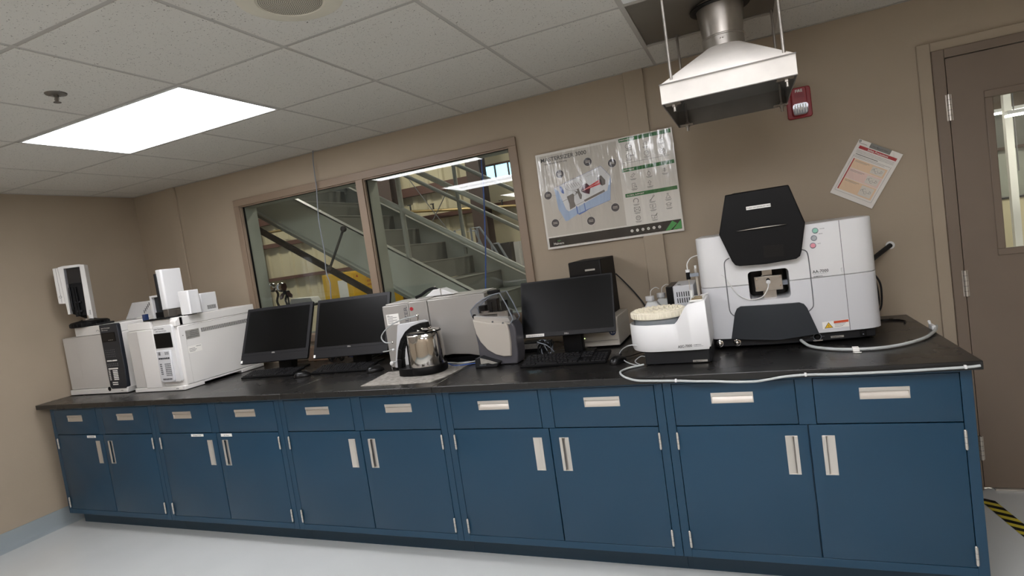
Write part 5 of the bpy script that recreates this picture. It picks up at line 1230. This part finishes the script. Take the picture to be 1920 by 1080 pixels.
m=plate(2.56,2.57,'steelgreen','s',-.30,.075); m.prism([(xa,nz_(xa)+.065),(xb,nz_(xb)+.065),(xb,nz_(xb)+.080),(xa,nz_(xa)+.080)],'y',2.51,2.56,'railgrey'); m.build('far_stringer',st)
for i in range(-7,11):
    x=1.43+.274*i; z=2.045-.17*i
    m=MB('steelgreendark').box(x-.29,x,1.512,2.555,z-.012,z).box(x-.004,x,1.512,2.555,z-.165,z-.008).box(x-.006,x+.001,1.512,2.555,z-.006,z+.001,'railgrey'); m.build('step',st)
def rail(y,dzs,posts,nm,r=.021):
    for dz in dzs: MB('railgrey').cyl((xa,y,nz_(xa)+dz),(xb,y,nz_(xb)+dz),r,n=14).build(nm,st)
    for x in posts: MB('railgrey').cyl((x,y,nz_(x)-.02),(x,y,nz_(x)+max(dzs)),r,n=14).build('rail_post',st)
rail(1.52,(.405,.79),(2.20,.90,3.5),'near_handrail'); rail(2.56,(.50,.86),(2.185,.9,3.5),'far_handrail',.019)
br=thing('diagonal_brace','black diagonal bar with a short link rod, in front of the staircase','brace',(1.4,1.30,1.7))
a=Vector((.66,1.30,2.15)); b=Vector((4.10,1.30,.006)); d=(b-a).normalized(); nn=Vector((-d.z,0,d.x))*.022
MB('black').add([a-nn,b-nn,b+nn,a+nn,a-nn+Vector((0,.03,0)),b-nn+Vector((0,.03,0)),b+nn+Vector((0,.03,0)),a+nn+Vector((0,.03,0))],[(0,1,2,3),(7,6,5,4),(0,4,5,1),(1,5,6,2),(2,6,7,3),(3,7,4,0)]).build('bar',br)
MB('inkdark').cyl((1.586,1.30,1.598),(1.762,1.32,1.886),.010,n=10).ball((1.586,1.29,1.598),.022,n=12).ball((1.762,1.32,1.886),.026,n=12).build('link_rod',br)
o=MB('cableblue').tube([(3.10,1.19,5.2),(3.10,1.19,2.60),(3.09,1.19,2.1),(3.03,1.2,1.6),(2.975,1.2,1.25)],.005,6).build('hanging_cable'); tag(o,'blue cable hanging beyond the right window pane','cable')

def cabinet_y(x0,x1,y0,y1,z1,label,text=True):
    t=thing('safety_cabinet',label,'storage cabinet',((x0+x1)/2,(y0+y1)/2,0),0,'yellow storage cabinets in the warehouse')
    MB('yellow').box(x0,x1,y0,y1,.05,z1).box(x0+.03,x1-.03,y0+.03,y1-.03,0,.05).build('cabinet_body',t,bevel=.008)
    MB('yellow').box(x1,x1+.012,y0+.02,(y0+y1)/2-.004,.1,z1-.03).build('cabinet_door',t,bevel=.003); MB('yellow').box(x1,x1+.012,(y0+y1)/2+.004,y1-.02,.1,z1-.03).build('cabinet_door',t,bevel=.003)
    if text:
        m=MB('red'); yy=(y0+y1)/2+.08
        for k,w_ in enumerate(('FLAMMABLE','KEEP FIRE','AWAY')): m.text(w_,(x1+.0135,yy-.02,z1-.14-.065*k),.05,u=(0,1,0),w=(0,0,1),m='red')
        m.prism([(y0+.10,z1-.10),(y0+.15,z1-.10),(y0+.125,z1-.06)],'x',x1+.0125,x1+.0135,'red'); m.build('cabinet_lettering',t)
    MB('label').box(x0+.30,x0+.48,y0-.003,y0,z1-.40,z1-.12).build('side_notice',t)
cabinet_y(-1.70,-1.12,5.0,5.60,1.565,'yellow storage cabinet with red lettering seen through the left pane, nearer one')
cabinet_y(-1.50,-.95,5.75,6.25,1.60,'second yellow storage cabinet farther back through the left pane',False)
# cart with clutter behind the left pane
ca_=thing('utility_cart','dark utility cart holding lamps beyond the left window pane','cart',(.25,2.2,0))
MB('graphite').box(-.15,.55,2.05,2.45,1.255,1.275).box(-.15,.55,2.05,2.45,.45,.47).build('shelf',ca_)
for x in(-.13,.53):
    for y in(2.07,2.43): MB('graphite').cyl((x,y,0),(x,y,1.26),.014,n=10).build('leg',ca_)
for (x,z,r),lab in zip(((.045,1.50,.05),(.165,1.49,.052)),('round chrome lamp head, left of the two behind the left window pane','round chrome lamp head, right of the two behind the left window pane')):
    t=thing('gooseneck_lamp',lab,'lamp',(x,2.2,1.276),0,'chrome lamps on the cart beyond the glass')
    MB('chrome').ball((x,2.2,z),r,n=20).build('lamp_shade',t); MB('black').tube([(x,2.25,1.28),(x-.03,2.26,1.35),(x+.01,2.25,1.42),(x,2.23,z-.02)],.012,8).cyl((x,2.25,1.276),(x,2.25,1.288),.05,n=20).build('lamp_stem',t)
fn=thing('propeller_fan','small dark bladed fan on the cart beyond the left window pane','fan',(.27,2.16,1.276))
m=MB('girt')
for k in range(3):
    a_=k*2.1+.4; c_=Vector((.26,2.14,1.43)); m.X=Matrix.Translation(c_)@Matrix.Rotation(a_,4,'Y')@Matrix.Rotation(.3,4,'X'); m.prism([(.01,-.01),(.05,-.035),(.095,-.03),(.10,.01),(.06,.03),(.01,.01)],'y',-.002,.002)
m.X=None; m.build('blades',fn); MB('black').cyl((.26,2.13,1.43),(.26,2.19,1.43),.02,n=16).cyl((.26,2.17,1.276),(.26,2.17,1.43),.010).cyl((.26,2.17,1.276),(.26,2.17,1.288),.05,n=20).build('motor',fn)
o=MB('paper').prism([(.12,1.2765),(.46,1.2765),(.42,1.34),(.16,1.35)],'y',2.31,2.44).build('paper_stack',bevel=.003); tag(o,'pale bundle lying on the cart beyond the left pane','bundle')
# rolling ladder and panels
ld=thing('rolling_ladder','grey tubular rolling ladder by the far warehouse wall','ladder',(1.1,5.0,0))
m=MB('cablegrey')
for ln_ in ([(.82,5,0),(.82,5,1.93),(.96,5,1.93),(.98,5,1.7),(1.0,5,0)],[(1.08,5,0),(1.08,5,1.93),(1.22,5,1.92),(1.40,5,1.6),(1.8,5,.8)],[(1.18,5,1.92),(1.19,5,1.6),(1.2,5,0)],[(1.37,5,1.2),(1.37,5,1.66),(1.47,5,1.66),(1.60,5,1.38),(1.9,5,.7)],[(.5,5,0),(.52,5,1.94),(.62,5,1.85),(.66,5,0)],[(.82,5.3,0),(.82,5.3,1.90),(1.0,5.3,1.9),(1.1,5.3,1.6)]): m.tube(ln_,.016,8,smooth=False)
for k in range(6): m.tube([(.82,5,1.7-.25*k),(1.2,5,1.7-.25*k)],.012,6,smooth=False)
m.build('ladder_frame',ld)
o=MB('graphite').box(1.13,1.42,5.55,5.75,.0,1.66).build('steel_locker',bevel=.01); tag(o,'dark upright locker by the far warehouse wall','locker')
m=MB('aggrey'); ribbed(m,1.46,1.86,5.6,0.,1.65,.10); m.recalc=False; m.box(1.46,1.86,5.61,5.63,0,1.65); o=m.build('corrugated_panel'); tag(o,'pale corrugated panel leaning near the dark locker','panel')
# through the door window
struct(MB('whcol').box(4.7,13,8.85,8.94,1.98,2.02),'trim_17'); 
o=MB('whwall').box(6.4,11.5,6.4,6.9,0,1.285).box(6.38,11.52,6.38,6.92,1.285,1.305,'inkdark').build('storage_crate'); tag(o,'long pale crate seen through the door window','crate')
co=MB('paper').box(7.545,7.615,5.95,6.02,0,5.2); co.tube([(7.630,5.95,5),(7.630,5.95,1.6)],.007,8,m='inkgrey',smooth=False); struct(co,'trim_18')
for k,(x,y,z) in enumerate(((7.2,6.6,2.33),(7.6,7.6,2.72),(7.6,5.2,2.16))):
    t=thing('strip_light','white strip light seen through the door window, '+('middle one','farthest one','nearest one')[k],'strip light',(x+.6,y,z),0,'strip lights in the warehouse')
    MB('white').box(x-.3,x+1.6,y-.05,y+.05,z+.02,z+.06).build('fitting',t); MB('whlamp').box(x-.3,x+1.6,y-.03,y+.03,z,z+.02).build('tube_lamp',t)
    MB('inkgrey').cyl((x,y,z+.06),(x,y,5.2),.006,n=6).cyl((x+1.3,y,z+.06),(x+1.3,y,5.2),.006,n=6).build('hanger',t)
for k,(x,y) in enumerate(((-4.5,4.0),(-.5,4.4),(3.6,3.6),(8.5,3.6))):  # unseen ceiling lamps added to light the warehouse
    t=thing('warehouse_fill_light','unseen lamp added to light the warehouse, above the staircase side '+str(('far left','left','middle','right')[k]),'ceiling light',(x,y,4.6),0)
    MB('white').box(x-.7,x+.7,y-.22,y+.22,4.66,4.72).build('fitting',t); MB('whlamp').box(x-.65,x+.65,y-.18,y+.18,4.62,4.655).build('tube_lamp',t)
    MB('inkgrey').cyl((x,y,4.72),(x,y,5.2),.01,n=6).build('hanger',t)
